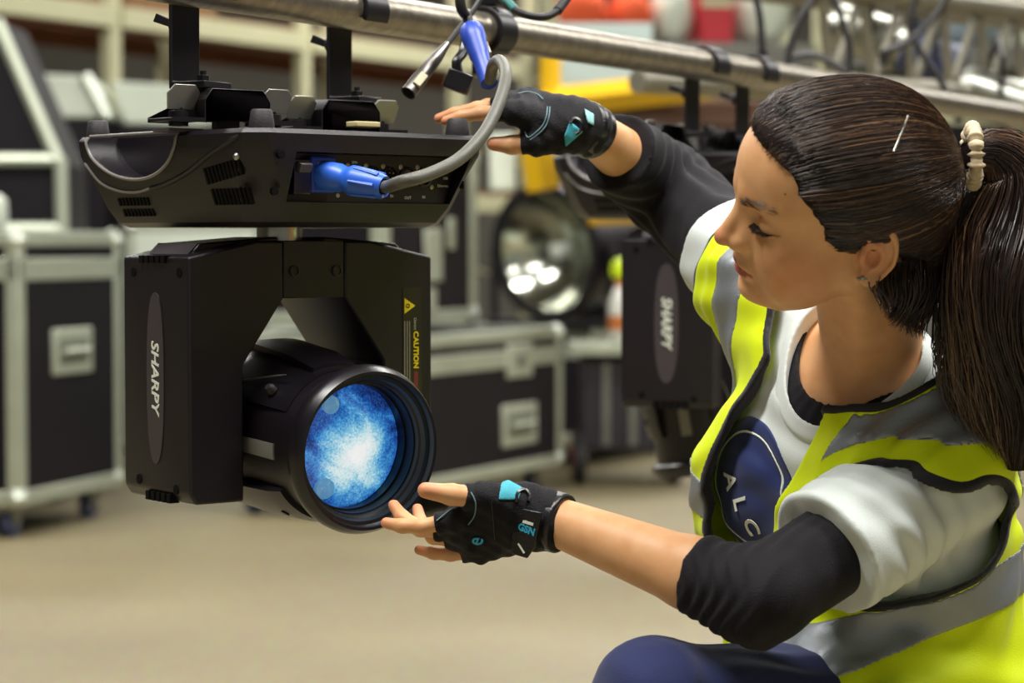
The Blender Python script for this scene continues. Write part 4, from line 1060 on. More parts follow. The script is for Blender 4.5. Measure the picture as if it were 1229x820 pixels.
# a dense row right at the hairline
side = hair_side(q[ok][:len(D), 0], q[ok][:len(D), 2]); front = D[(side > -.016)]
D = np.concatenate([D, front + rng.normal(0, .012, front.shape), front + rng.normal(0, .012, front.shape)]); D /= np.linalg.norm(D, axis=1, keepdims=True)
pp = hl(c0 + D * radius_at(D)[:, None]); D = D[hair_side(pp[:, 0], pp[:, 2]) < .002]
K = 11; ts = np.linspace(0, 1, K) ** .9
cosw = np.clip(D @ tdir, -1, 1); om = np.arccos(cosw); so = np.sin(om) + 1e-6
P = np.zeros((len(D), K, 3)); lift = rng.uniform(.0005, .0035, len(D)); ph = rng.uniform(0, 6.3, len(D)); wv = rng.normal(0, .012, len(D))
sideax = np.cross(D, tdir); sideax /= np.linalg.norm(sideax, axis=1, keepdims=True) + 1e-9
for i, t in enumerate(ts):
    dd = (np.sin((1 - t) * om) / so)[:, None] * D + (np.sin(t * om) / so)[:, None] * tdir
    dd = dd + sideax * ((wv * math.sin(math.pi * t) + .006 * np.sin(ph + 10 * t)))[:, None]
    dd /= np.linalg.norm(dd, axis=1, keepdims=True)
    ra_ = radius_at(dd); hp = hl(c0 + dd * ra_[:, None]); sd_ = np.clip(1 + hair_side(hp[:, 0], hp[:, 2]) / .035, 0, 1.2)
    P[:, i] = c0 + dd * (ra_ + lift * min(1, t * 5 + .25) - .0074 * np.minimum(sd_, 1) + .0008)[:, None]
clump = np.clip(.30 + .22 * np.sin(D[:, 2] * 23 + D[:, 0] * 11) + rng.normal(0, .2, len(D)), 0, 1)
attach(strands('hair_strands', P, rng.uniform(.0003, .0008, len(D)), clump, None), hair, True)

# ponytail: a bundle that leaves the tie, arches and falls behind the shoulder
pc = [TIE, V3(pix(1190, 184, TY + .01)), V3(pix(1216, 212, TY + .02)), V3(pix(1206, 285, TY + .02)), V3(pix(1198, 360, TY)), V3(pix(1204, 440, TY + .01)), V3(pix(1220, 510, TY + .02)), V3(pix(1226, 560, TY + .03))]
wd = np.array([.014, .026, .042, .056, .060, .056, .042, .022])
cl = np.array([list(v) for v in catmull(pc, 5)]); Kp = len(cl); wc = np.interp(np.linspace(0, 7, Kp), np.arange(8), wd)
Tt = np.gradient(cl, axis=0); Tt /= np.linalg.norm(Tt, axis=1, keepdims=True)
ax1 = np.cross(Tt, [0, 1, 0]); ax1 /= np.linalg.norm(ax1, axis=1, keepdims=True); ax2 = np.cross(Tt, ax1)
Np = 3000; ang = rng.uniform(0, 2 * math.pi, Np); rad = np.sqrt(rng.uniform(.05, 1, Np)); f1 = rng.uniform(.6, 1.5, Np); ph = rng.uniform(0, 6.3, Np)
s_ = np.linspace(0, 1, Kp)[None]
wob = 1 + .28 * np.sin(ph[:, None] + f1[:, None] * 12 * s_) * s_
u_ = np.cos(ang)[:, None] * rad[:, None] * wob + .20 * np.sin(np.round(2.2 * ang[:, None]) + 13 * s_) * s_; v_ = np.sin(ang)[:, None] * rad[:, None] * wob
PP = cl[None] + wc[None, :, None] * (u_[..., None] * ax1[None] + v_[..., None] * ax2[None] * .8)
cut_ = rng.uniform(.72, 1, Np)
PPc = np.zeros((Np, 17, 3))
for dim in range(3):
    for k in range(17):
        pos_ = cut_ * k / 16 * (Kp - 1); i0 = np.clip(pos_.astype(int), 0, Kp - 2); fr = pos_ - i0
        PPc[:, k, dim] = PP[np.arange(Np), i0, dim] * (1 - fr) + PP[np.arange(Np), i0 + 1, dim] * fr
tail_core = MB().tube([tuple(c) for c in cl], list(wc * .72), 14).build('ponytail', HAIRC, woman, keep=True, smooth=True)
attach(strands('ponytail_strands', PPc, rng.uniform(.0004, .0009, Np), np.clip(.34 + .25 * np.sin(3 * ang) + rng.normal(0, .2, Np), 0, 1), None), tail_core, True)
# loose curls below and behind the ear
Nw = 420; W0 = np.zeros((Nw, 12, 3))
for i in range(Nw):
    u = rng.random(); a = V3(pix(1062 + 70 * u, 318 - 14 * u, 2.335 + .07 * u)); b = V3(pix(1050 + 62 * u + rng.normal(0, 3), 360 + 34 * u + rng.uniform(0, 14), 2.325 + .075 * u + rng.normal(0, .008)))
    cdir = V3((rng.normal(.0, .004), rng.normal(0, .004), 0)); curl = rng.uniform(.004, .012)
    for k in range(12):
        t = k / 11; W0[i, k] = a * (1 - t) + b * t + cdir * math.sin(math.pi * t) + V3((-math.sin(t * 5.2 + u * 4) * curl * t, 0, math.cos(t * 4) * .004 * t))
attach(strands('nape_strands', W0, rng.uniform(.0005, .0010, Nw), np.clip(rng.normal(.32, .18, Nw), 0, 1), None), hair, True)

# scrunchie, hair grip, ear stud, lashes, brows
td = V3((.985, 0, .02)) * 1.0; td /= np.linalg.norm(td); e1 = np.cross(td, [0, 1, 0]); e1 /= np.linalg.norm(e1); e2 = np.cross(td, e1)
sv, sf = [], []; NU, NVv = 90, 14
for i in range(NU):
    q = 2 * math.pi * i / NU; rr = .021 + .0012 * math.sin(11 * q)
    tr_ = .0068 + .0016 * math.sin(17 * q) + .0012 * math.sin(29 * q + 1)
    for j in range(NVv):
        w_ = 2 * math.pi * j / NVv; o_ = TIE + td * .006 + (e1 * math.cos(q) * 1.25 + e2 * math.sin(q)) * (rr + tr_ * math.cos(w_) * .8) + td * tr_ * math.sin(w_)
        sv.append(o_)
sq = [(i * NVv + j, ((i + 1) % NU) * NVv + j, ((i + 1) % NU) * NVv + (j + 1) % NVv, i * NVv + (j + 1) % NVv) for i in range(NU) for j in range(NVv)]
raw_mesh('scrunchie', np.array(sv), np.array(sq), cloth('cream_satin', '#cdb997', .45), woman)
g0, g1 = hit(capf, 1090, 139, .006), hit(capf, 1073, 182, .006)
MB().tube(catmull([g0, (g0 + g1) / 2 + V3((0, -.001, .0008)), g1], 6), .0013, 6).build('hair_grip', SILVER, woman, keep=True, smooth=True)
es = hw((.010, .0790, -.0290))
bodyS = body
es = hit(bodyS, 1035, 335, .0015)
st_ = MB()
for dx, dz in ((-.004, 0), (0, .001), (.0035, -.0005)):
    st_.lathe([(.0006, -.002), (.0023, 0), (.0016, .0015), (.0004, .002)], 8, frame(es + V3((dx, 0, dz)), (1, 0, 0), (0, 0, 1), (0, -1, 0)))
st_.build('ear_stud', SILVER, woman, keep=True)
Nl = 70; Lp = np.zeros((Nl, 6, 3))
for i in range(Nl):
    t = i / (Nl - 1); a = V3((.0885, .0185, .0165)) * (1 - t) + V3((.0700, .0475, .0190)) * t; a[0] += .0045 * math.sin(math.pi * t)
    out = V3((.7 - .3 * t, .25 + .75 * t, -.55)); out /= np.linalg.norm(out); L_ = .0125 * (.6 + .4 * math.sin(math.pi * min(1, t * .8 + .15))) * rng.uniform(.8, 1.1)
    for k in range(6):
        s__ = k / 5; Lp[i, k] = hw(a + out * L_ * s__ + V3((0, 0, .0045)) * s__ ** 2)
strands('eyelashes', Lp, np.full(Nl, .00055), np.zeros(Nl), woman)
Nb = 60; Bp = np.zeros((Nb, 5, 3))
for i in range(Nb):
    t = rng.random() ** 1.5 * .85; base = V3((.0955, .010, .0405)) * (1 - t) + V3((.0690, .0510, .0455)) * t + V3((.0035 * math.sin(math.pi * t), 0, .004 * math.sin(math.pi * t) + rng.normal(0, .0018)))
    dr = V3((-.45, .75, .25 - .5 * t)); dr /= np.linalg.norm(dr)
    for k in range(5): Bp[i, k] = hw(base + dr * .008 * k / 4)
# settle brow hairs on the skin
def settle(Pw, lift):
    Pw = Pw.copy()
    for _ in range(3):
        v = body(*[Pw[..., i].astype(np.float32) for i in range(3)]); e = .0015; g = np.stack([(body(*[(Pw[..., i] + (e if i == j else 0)).astype(np.float32) for i in range(3)]) - v) / e for j in range(3)], -1)
        Pw -= g * (v - lift)[..., None]
    return Pw
strands('eyebrows', settle(Bp, .0006), np.full(Nb, .0003), np.clip(rng.normal(.5, .1, Nb), 0, 1), woman)
# ------------------------------------------------------------------ cables and connectors at the pipe
root = empty('power_cable', pix(440, 215, 2.46), 0, 'grey power cable with light blue plug in the lit lamp\'s connector panel', 'cable')
ba = R(42); bu = Vector((math.cos(ba), math.sin(ba), 0)); bn = Vector((math.sin(ba), -math.cos(ba), 0))
inlet = C1 + bu * -.062 - bn * -.1545 + Vector((0, 0, -.047))
MB().box(inlet + bn * .004, (.034, .014, .040), Matrix.Rotation(ba, 3, 'Z')).build('inlet_plate', BLUED, root, keep=True, bevel=.003)
MB().lathe([(.0022, 0), (.002, .002)], 10, frame(inlet + bn * .010 + bu * -.008 + Vector((0, 0, .011)), bu, (0, 0, 1), bn)).build('screw', SILVER, root, keep=True)
pd = (bn * .93 + bu * .30 + Vector((0, 0, -.17))).normalized(); px_ = pd.cross(Vector((0, 0, 1))).normalized(); fm = frame(inlet + bn * .006, px_, px_.cross(pd) * -1, pd)
plug = MB().lathe([(.0155, 0), (.0155, .024), (.0135, .030), (.0135, .036), (.0165, .040), (.0165, .046), (.0150, .062), (.0125, .080), (.0115, .083), (.0085, .081), (.0085, .06)], 36, fm, close=False).build('plug', BLUEP, root, keep=True, smooth=True)
for a in range(0, 360, 60):
    q = R(a); MB().tube([fm @ Vector((.0165 * math.cos(q), .0165 * math.sin(q), .046)), fm @ Vector((.0132 * math.cos(q), .0132 * math.sin(q), .076))], [.0016, .0028], 6).build('grip_rib', BLUEP, plug, keep=True, smooth=True)
e = fm @ Vector((0, 0, .058)); e2 = fm @ Vector((0, 0, .083))
pth = [e, e2, pix(480, 219, 2.33), pix(515, 209, 2.34), pix(552, 190, 2.38), pix(582, 158, 2.42), pix(601, 118, 2.46), pix(607, 88, 2.50), pix(600, 73, 2.56), pix(592, 78, 2.62), pix(588, 96, 2.655)]
MB().tube(catmull(pth, 8), .0068, 14).build('cable', CABLE, root, keep=True, smooth=True)

r2 = empty('cable_connector', pix(575, 100, 2.7), 0, 'dark blue cable connector hanging beside the black coupler', 'connector')
a, b = pix(565, 34, 2.74), pix(587, 100, 2.68); dz = (b - a).normalized(); xx = dz.cross(Vector((0, 1, 0))).normalized(); L_ = (b - a).length
fm = frame(a, xx, dz.cross(xx), dz)
MB().lathe([(.0125, 0), (.0145, .004), (.0145, .022), (.0128, .026), (.0122, .048), (.0105, .052), (.0100, L_)], 30, fm).build('shell', BLUED, r2, keep=True, smooth=True)
MB().box(fm @ Vector((.011, -.006, .036)), (.006, .008, .020), fm.to_3x3()).build('latch', mat('latch_brass', '#a39a7e', .35, metal=.7), r2, keep=True, bevel=.001)
MB().tube(catmull([a + dz * .004, a - dz * .02, pix(553, 8, 2.74), pix(550, -30, 2.74)], 6), .0062, 10).build('lead', BCABLE, r2, keep=True, smooth=True)

def xlr(a, b, label, brand=True):
    r_ = empty('xlr_plug', b, 0, label, 'connector'); d_ = (b - a).normalized(); x_ = d_.cross(Vector((0, 1, 0))).normalized(); f_ = frame(a, x_, d_.cross(x_), d_); L = (b - a).length
    MB().lathe([(.004, -.012), (.0055, 0), (.0075, .012), (.0085, .03), (.0088, L * .62), (.0096, L * .64), (.0096, L), (.0078, L), (.0078, L - .01)], 24, f_, close=False).build('shell', mat('satin_nickel', '#7a7672', .33, metal=.8), r_, keep=True, smooth=True)
    MB().tube(catmull([a, a - d_ * .03, a - d_ * .05 + Vector((.02, .02, .03)), a - d_ * .05 + Vector((.05, .03, .09))], 6), .0035, 8).build('lead', BCABLE, r_, keep=True, smooth=True)
    if brand:
        pl = MB().box(a + d_ * (L * .74) + Vector((.004, -.0085, .002)), (.010, .005, .020), f_.to_3x3()).build('latch_plate', mat('cream_plate', '#b9ae8e', .45), r_, keep=True, bevel=.001)
    return r_
xlr(pix(531, 60, 2.78), pix(490, 112, 2.74), 'silver microphone plug dangling under the pipe left of the blue connector')
r3 = empty('junction_block', pix(552, 105, 2.72), 0, 'small black plastic cable block hanging behind the raised fingers', 'connector')
MB().box(pix(550, 98, 2.76), (.03, .025, .024), Matrix.Rotation(R(20), 3, 'Y')).build('block', BLACK2, r3, keep=True, bevel=.002)
MB().tube(catmull([pix(552, 94, 2.76), pix(548, 75, 2.76), pix(556, 62, 2.77), pix(560, 40, 2.78)], 5), .006, 8).build('strap', BLACK2, r3, keep=True, smooth=True)
r4 = empty('signal_cable', pix(640, 22, 2.9), 0, 'thin black signal cable looping above the pipe, right of the coupler', 'cable')
MB().tube(catmull([pix(598, -6, 2.9), pix(612, 8, 2.88), pix(632, 18, 2.86), pix(655, 20, 2.86), pix(672, 10, 2.88), pix(684, -10, 2.9)], 7), .0048, 10).build('lead', BCABLE, r4, keep=True, smooth=True)
MB().tube([pix(604, -2, 2.893), pix(618, 12, 2.874)], .0058, 12).build('collar', mat('teal_sleeve', '#1f6a63', .5), r4, keep=True, smooth=True)
MB().tube([pix(669, 13, 2.876), pix(684, -8, 2.9)], .0062, 12).build('boot', RUBBER, r4, keep=True, smooth=True)
tp_ = MB().lathe([(PR + .0002, -.006), (PR + .0014, -.006), (PR + .0014, .006), (PR + .0002, .006)], 30, frame(P0 + PT * .40, PS, PZ, PT), close=False)

MB().box(pix(436, 149.5, 2.70), (.035, .02, .006), Matrix.Rotation(R(42), 3, 'Z')).build('foam_pad', mat('cream_foam', '#cdbf8a', .7), lampA, keep=True, bevel=.001)
# ------------------------------------------------------------------ flight cases
BALL = mat('ball_corner', '#c5cbbd', .35, metal=.6)
def flight_case(name, label, group, near, ang, w, d, h, lift=.0, lid=.78, casters=True, handle=None, latches=(), z0=0., body_mat=None, trim=.03):
    """near = floor point of the visible face's near corner; the face runs from it in direction ang for w metres, the case is d deep behind it"""
    bm_ = body_mat or LAM
    r_ = empty(name, (near[0], near[1], z0), ang, label, 'flight case', group)
    ch = .115 if casters else 0; zt = ch + h
    zl = ch + h * lid
    MB().box((w / 2, d / 2, (ch + zl) / 2), (w - .012, d - .012, zl - ch - .008)).build('body', bm_, r_)
    if lid < 1: MB().box((w / 2, d / 2, (zl + zt) / 2), (w - .012, d - .012, zt - zl - .008)).build('lid', bm_, r_)
    t = trim
    for y in (0, d):
        for z in (ch + t / 2, zt - t / 2): MB().box((w / 2, y + (t / 2 if y == 0 else -t / 2), z), (w, t, t)).build('edge_trim', ALU, r_, bevel=.004)
        for x in (t / 2, w - t / 2): MB().box((x, y + (t / 2 if y == 0 else -t / 2), (ch + zt) / 2), (t, t, h)).build('edge_trim', ALU, r_, bevel=.004)
        if lid < 1: MB().box((w / 2, y + (t / 2 if y == 0 else -t / 2), zl), (w, t * .95, t * 1.5)).build('lid_rail', ALU, r_, bevel=.004)
    for x in (t / 2, w - t / 2):
        for z in (ch + t / 2, zt - t / 2): MB().box((x, d / 2, z), (t, d, t)).build('edge_trim', ALU, r_, bevel=.004)
        if lid < 1: MB().box((x, d / 2, zl), (t * .95, d, t * 1.5)).build('lid_rail', ALU, r_, bevel=.004)
    for x in (t * .5, w - t * .5):
        for y in (t * .5, d - t * .5):
            for z in (ch + t * .6, zt - t * .6):
                MB().lathe([(.001, -t * .85), (t * .6, -t * .55), (t * .82, 0), (t * .6, t * .55), (.001, t * .85)], 12, Matrix.Translation((x, y, z))).build('ball_corner', BALL, r_, smooth=True)
    for hx, hz in (handle or ()):
        hd_ = MB().box((hx, .002, hz), (.29, .012, .16)).build('handle_dish', ALU, r_, bevel=.012)
        MB().box((hx, -.003, hz), (.21, .010, .085)).build('dish_shade_plate', mat('dish_shade', '#6d7366', .5, metal=.4), hd_, bevel=.006)  # darker plate paints the shade inside the dish
        MB().tube([(hx - .09, -.016, hz), (hx + .09, -.016, hz)], .012, 10).build('grip', ALU, hd_, smooth=True)
    for lx in latches:
        l_ = MB().box((lx, .002, zl - .01), (.21, .012, .13)).build('latch', ALU, r_, bevel=.012)
        MB().box((lx, -.006, zl - .005), (.05, .012, .05)).build('latch_wing', STEEL, l_, bevel=.006)
    if casters:
        for x in (.10, w - .10):
            for y in (.09, d - .09):
                c_ = MB().box((x, y, ch - .012), (.09, .075, .014)).build('caster_plate', STEEL, r_)
                MB().prism([(-.03, .0), (.03, .0), (.014, -.065), (-.014, -.065)], -.024, .024, frame((x, y, ch - .018), (1, 0, 0), (0, 0, 1), (0, 1, 0))).build('caster_fork', STEEL, c_)
                MB().lathe([(.010, -.017), (.046, -.017), (.050, -.010), (.050, .010), (.046, .017), (.010, .017)], 20, frame((x, y, .050), (1, 0, 0), (0, 0, 1), (0, 1, 0))).build('wheel', mat('blue_wheel', '#39405f', .5), c_, smooth=True)
    return r_
G_ = 'flight cases standing about the hall'
flight_case('flight_case', 'tall black flight case on blue wheels at the left edge', G_, (-1.64, 7.75), R(73), .76, .62, .92, handle=[(.38, .62)], lid=.86, trim=.05)
flight_case('flight_case', 'low black flight case with latch and handle behind the lit lamp', G_, (-.36, 8.15), R(63), 1.24, .8, .55, handle=[(.86, .30)], latches=(.86,), lid=.80, trim=.045)
cD = flight_case('flight_case', 'black rack case with silver frame standing on the low case', G_, (-.46, 8.35), R(63), .72, .55, .66, casters=False, z0=.690, lid=1., trim=.055)
for x, z, w_, h_ in ((.36, .26, .13, .20), (.30, .09, .16, .09), (.50, .34, .05, .12)):
    MB().box((x, -.004, z), (w_, .012, h_)).build('panel_plate', ALU, cD, bevel=.006)
flight_case('flight_case', 'black flight case under the big round lamp', G_, (.34, 10.2), R(63), 1.0, .8, .50, lid=.8, trim=.04)
flight_case('flight_case', 'pale grey flight case glimpsed through the lit lamp\'s yoke', G_, (-1.66, 10.0), R(6), 1.05, .5, .98, lid=.66, body_mat=WHITE, trim=.05, latches=(.9,))

# sloped console case with pale trim, far left
sl = empty('console_case', (pix(20, 640, 8.9).x, 8.9, 0), 0, 'large black console case with sloping silver edge at the far left', 'flight case', G_)
def pz(px, py, dd): p = pix(px, py, dd); return (p.x, p.z)
poly = [pz(-90, 10, 8.9), pz(-4, 24, 8.9), pz(70, 196, 8.9), pz(72, 272, 8.9), (pz(72, 272, 8.9)[0], .02), (pz(-90, 10, 8.9)[0], .02)]
MB().prism(poly, -9.5, -8.9, Matrix.Rotation(R(90), 4, 'X')).build('body', LAM, sl, keep=True)
yy = 8.885
for p_, q_ in (((-2, 26), (72, 196)), ((-60, 192), (74, 192)), ((74, 190), (76, 330)), ((-60, 275), (76, 275))):
    a_, b_ = pix(*p_, yy), pix(*q_, yy); MB().tube([(a_.x, yy, a_.z), (b_.x, yy, b_.z)], .026, 8).build('edge_trim', ALU, sl, keep=True, smooth=True)
kn = pix(12, 248, 8.4)
wh = empty('plastic_cap', (kn.x - .02, 8.2, 1.03), 0, 'white plastic cap resting on the tall case at the left edge', 'cap')
MB().lathe([(.045, 0), (.06, .03), (.055, .11), (.03, .13)], 16, Matrix.Translation((kn.x - .02, 8.2, 1.037))).build('shell', WHITE, wh, keep=True, smooth=True)
# pale lids behind
for k, (pp, dd, lab) in enumerate((([(26, 88), (104, 92), (130, 142), (52, 142)], 10.8, 'black case with pale tilted lid beside the console case'), ([(134, 98), (262, 106), (262, 152), (150, 150)], 11.0, 'black case with pale tilted lid behind the lit lamp\'s base'))):
    P_ = [pz(x, y, dd) for x, y in pp]
    e_ = empty('lidded_case', (P_[0][0], dd, 0), 0, lab, 'flight case', G_)
    MB().prism(P_, -dd - .5, -dd, Matrix.Rotation(R(90), 4, 'X')).build('lid', WHITE, e_, keep=True, bevel=.015)
    zb_ = min(p[1] for p in P_); x0_, x1_ = min(p[0] for p in P_), max(p[0] for p in P_)
    MB().box(((x0_ + x1_) / 2, dd + .27, zb_ / 2), (x1_ - x0_ - .02, .5, zb_ - .004)).build('body', LAM, e_, keep=True)
    a_, b_ = P_[1], P_[2]; MB().tube([(a_[0], dd - .01, a_[1]), (b_[0], dd - .01, b_[1])], .03, 8).build('edge_trim', BALL, e_, keep=True, smooth=True)

# ------------------------------------------------------------------ pallet racking behind, parallel to the pipe
def rack(label, A, t, n, bay, dep, levels, posts_h, beam_m, board_m):
    t = Vector(t).normalized(); s = Vector((-t.y, t.x, 0)); ang = math.atan2(t.y, t.x)
    r_ = empty('storage_rack', A, ang, label, 'rack')
    for i in range(n + 1):
        for y in (0, dep):
            MB().box((i * bay, y, posts_h / 2), (.085, .07, posts_h)).build('post', CREAM, r_, bevel=.006)
        for zz in (.5, 1.4, 2.3): MB().tube([(i * bay, 0, zz), (i * bay, dep, zz + .35)], .015, 6).build('brace', CREAM, r_)
    for z in levels:
        for i in range(n):
            for y in (-.03, dep + .03): MB().box((i * bay + bay / 2, y, z), (bay - .08, .05, .11)).build('beam', beam_m if y < 0 else board_m, r_, bevel=.005)
            for j in range(6):
                MB().box((i * bay + bay / 2, dep * (j + .5) / 6, z + .068), (bay - .03, dep / 6 - .012, .022)).build('board', board_m, r_)
    return r_, t, s, ang
A0 = Vector((-2.45, 8.9 - .75, 0))
A0 = Vector((-2.05, 8.05, 0)) + Vector((-.873, .488, 0)) * 1.35
rk, rt, rs, ra = rack('cream steel storage rack with wooden shelves behind the flight cases', Vector((-2.93, 10.6, 0)), PT, 4, 1.75, 1.0, (.25, 1.25, 2.16), 3.2, CREAM, WOOD)
rk2, t2, s2, ra2 = rack('grey steel storage rack full of coloured goods behind the yellow machine', Vector((.2, 12.6, 0)), (1, .12, 0), 4, 1.5, .9, (.3, 1.42, 2.0), 3.0, GREYM, GREYM)
BOXC = mat('cardboard', '#8a6a44', .8, var=.15, scale=6)
def crate(name, label, cat, rootf, x, y, z, w, d, h, m, kind='box', group='goods on the racks', yaw=0.):
    A_, a_ = rootf; c, s = math.cos(a_), math.sin(a_); p = (A_[0] + x * c - y * s, A_[1] + x * s + y * c, z)
    e_ = empty(name, p, a_ + yaw, label, cat, group)
    if kind == 'box':
        MB().box((0, 0, h / 2), (w, d, h)).build('carton', m, e_, bevel=.01)
        MB().box((0, -d / 2 - .001, h / 2), (w * .98, .004, .05)).build('tape', CREAM, e_)
    elif kind == 'crate':
        MB().box((0, 0, .015), (w, d, .03)).build('base', m, e_)
        for sx in (-1, 1): MB().box((sx * (w / 2 - .01), 0, h / 2), (.02, d, h)).build('side', m, e_)
        for sy in (-1, 1):
            MB().box((0, sy * (d / 2 - .01), h * .3), (w, .02, h * .5)).build('side', m, e_); MB().box((0, sy * (d / 2 - .01), h - .02), (w, .03, .04)).build('rim', m, e_)
    else:
        V, Q = [], []; nu, nv = 14, 8
        for i in range(nv):
            ph = math.pi * (i + .5) / nv
            for j in range(nu):
                th = 2 * math.pi * j / nu; k_ = 1 + .12 * math.sin(3 * th + i) * math.sin(ph)
                V.append((w / 2 * math.sin(ph) ** .6 * math.cos(th) * k_, d / 2 * math.sin(ph) ** .6 * math.sin(th) * k_, h / 2 - h / 2 * math.cos(ph)))
        Q = [(i * nu + j, i * nu + (j + 1) % nu, (i + 1) * nu + (j + 1) % nu, (i + 1) * nu + j) for i in range(nv - 1) for j in range(nu)]
        Q += [tuple(reversed(range(nu))), tuple(range((nv - 1) * nu, nv * nu))]
        MB().add(V, Q).build('sack', m, e_, smooth=True); MB().tube([(0, 0, h * .95), (.02, 0, h * 1.08)], [.03, .05], 8).build('knot', m, e_, smooth=True)
    return e_
K1 = (Vector((-2.93, 10.6, 0)), ra)
for i, (x, z, w, h, m, lab, nm, kd) in enumerate((
    (.55, 1.33, .55, .34, BOXC, 'cardboard box on the cream rack nearest the console case', 'cardboard_box', 'box'), (1.25, 1.33, .5, .28, GREYM, 'grey crate on the cream rack left of the lamp strap', 'storage_crate', 'crate'),
    (2.13, 1.33, .55, .22, WHITE, 'white box on the cream rack between the lamp straps', 'cardboard_box', 'box'), (2.85, 1.33, .55, .3, GREYM, 'grey crate on the cream rack right of the first lamp strap', 'storage_crate', 'crate'),
    (3.9, 1.33, .6, .26, PALEBLUE, 'bluish box on the cream rack near the second lamp strap', 'cardboard_box', 'box'), (4.75, 1.33, .6, .30, BOXC, 'cardboard box on the cream rack under the dangling plug', 'cardboard_box', 'box'),
    (.5, 2.24, .7, .4, BOXC, 'cardboard box on the top shelf of the cream rack, leftmost', 'cardboard_box', 'box'), (2.5, 2.24, .8, .4, BOXC, 'wide cardboard box on the top shelf of the cream rack', 'cardboard_box', 'box'),
    (.8, .33, .7, .5, LAM, 'black bin low on the cream rack', 'storage_crate', 'crate'), (2.6, .33, .7, .5, PALEBLUE, 'bluish bin low on the cream rack', 'storage_crate', 'crate'))):
    crate(nm, lab, 'box' if kd == 'box' else 'crate', K1, x, .42, z, w, .5, h, m, kd)
K2 = (Vector((.2, 12.6, 0)), ra2)
for i, (x, z, w, h, m, lab, nm, kd) in enumerate((
    (.22, 2.09, .30, .32, ORANGE, 'orange sack on the far rack right above the pipe coupler', 'sack', 'sack'), (.50, 2.09, .22, .30, ORANGE, 'second orange sack on the far rack, beside the white one', 'sack', 'sack'),
    (.73, 2.09, .22, .36, WHITE, 'white sack on the far rack between orange and red goods', 'sack', 'sack'), (.95, 2.09, .18, .44, RED, 'red box on the far rack', 'cardboard_box', 'box'),
    (1.24, 2.09, .32, .40, WHITE, 'large white sack on the far rack beside the red box', 'sack', 'sack'), (1.83, 2.09, .5, .62, mat('navy_cloth', '#3a3d50', .8), 'dark blue crate on the far rack', 'storage_crate', 'crate'),
    (2.36, 2.09, .46, .30, PALEBLUE, 'pale blue sack on the far rack left of the woman\'s head', 'sack', 'sack'), (2.78, 2.09, .36, .4, WHITE, 'white box on the far rack above the woman\'s head', 'cardboard_box', 'box'),
    (3.2, 2.09, .32, .3, mat('navy_cloth', '#3a3d50', .8), 'dark blue sack on the far rack above the woman\'s head', 'sack', 'sack'), (3.6, 2.09, .45, .35, GREYM, 'grey crate on the far rack, rightmost', 'storage_crate', 'crate'),
    (.26, 1.51, .34, .26, ORANGE, 'orange sack on the far rack just below the pipe coupler', 'sack', 'sack'), (2.4, 1.51, .5, .34, LAM, 'black box on the middle shelf of the far rack', 'cardboard_box', 'box'),
    (.45, .38, .5, .5, LAM, 'black crate low on the far rack behind the round lamp', 'storage_crate', 'crate'), (1.08, .38, .55, .6, LAM, 'black box low on the far rack', 'cardboard_box', 'box'), (1.95, .38, .6, .6, GREYM, 'grey crate low on the far rack', 'storage_crate', 'crate'))):
    crate(nm, lab, {'sack': 'sack', 'box': 'box', 'crate': 'crate'}[kd], K2, x, .35, z, w, .4, h, m, kd)

# ------------------------------------------------------------------ yellow machine
ym = empty('lift_platform', (pix(780, 400, 8.6).x, 8.6, 0), 0, 'yellow lift platform frame standing behind the unlit lamp', 'machine')
def bar(name, p_, q_, r, m, d1, d2): MB().tube([pix(*p_, d1), pix(*q_, d2)], r, 4).build(name, m, ym, keep=True)
bar('rail', (652, 124), (930, 92), .055, YEL, 8.6, 8.4); bar('rail', (661, 62), (661, 120), .038, YEL, 8.6, 8.6); pass
bar('rail', (640, 158), (652, 228), .062, YEL, 8.8, 8.8); bar('rail', (706, 262), (790, 258), .026, YEL, 8.3, 8.3)
a_, b_ = pix(725, 76, 8.7), pix(725, 104, 8.7)
MB().box(a_, (.36, .012, .30)).build('window_pane', mat('hazy_pane', '#a9b7b4', .15), ym, keep=True)
MB().box(pix(830, 262, 11.8), (.85, .4, .75)).build('engine_housing', mat('machine_dark', '#1c1717', .6, var=.2, scale=6), ym, keep=True, bevel=.03)
MB().box(pix(810, 138, 8.7), (.8, .25, .10)).build('cross_member', mat('machine_brown', '#4a2f1c', .6), ym, keep=True, bevel=.01)
MB().box(pix(603, 195, 9.0), (.10, .05, .22)).build('warning_plate', WHITE, ym, keep=True, bevel=.01)
for sx in (-.28, .28):
    MB().box((pix(830, 400, 11.8).x + sx, 11.8, .38), (.10, .10, .76)).build('leg', mat('machine_dark', '#1c1717', .6), ym, keep=True, bevel=.005)

# ------------------------------------------------------------------ big round lamp
lc = pix(662, 302, 10.3); ax = Vector((-.62, -.76, -.10)).normalized(); xa = ax.cross(Vector((0, 0, 1))).normalized(); fl = frame(lc, xa, xa.cross(ax) * -1, ax)
bl = empty('searchlight', (lc.x, lc.y, .62), 0, 'big round black searchlight with silver reflector behind the raised arm', 'stage light')
MB().lathe([(.14, -.42), (.24, -.36), (.285, -.12), (.29, .0), (.305, .01), (.305, .05), (.265, .055), (.262, .02)], 40, fl, close=False).build('drum', BLACK, bl, keep=True, smooth=True)
MB().lathe([(.0, -.14), (.08, -.13), (.16, -.09), (.225, -.03), (.262, .02)], 40, fl, close=False).build('reflector', mat('mirror', '#c9ccc0', .16, metal=1, var=.3, scale=5, bump=.5, bscale=9), bl, keep=True, smooth=True)
MB().lathe([(.0, -.02), (.035, -.03), (.04, -.11)], 16, fl).build('bulb', mat('bulb_glass', '#d8dcd0', .1, coat=1), bl, keep=True, smooth=True)
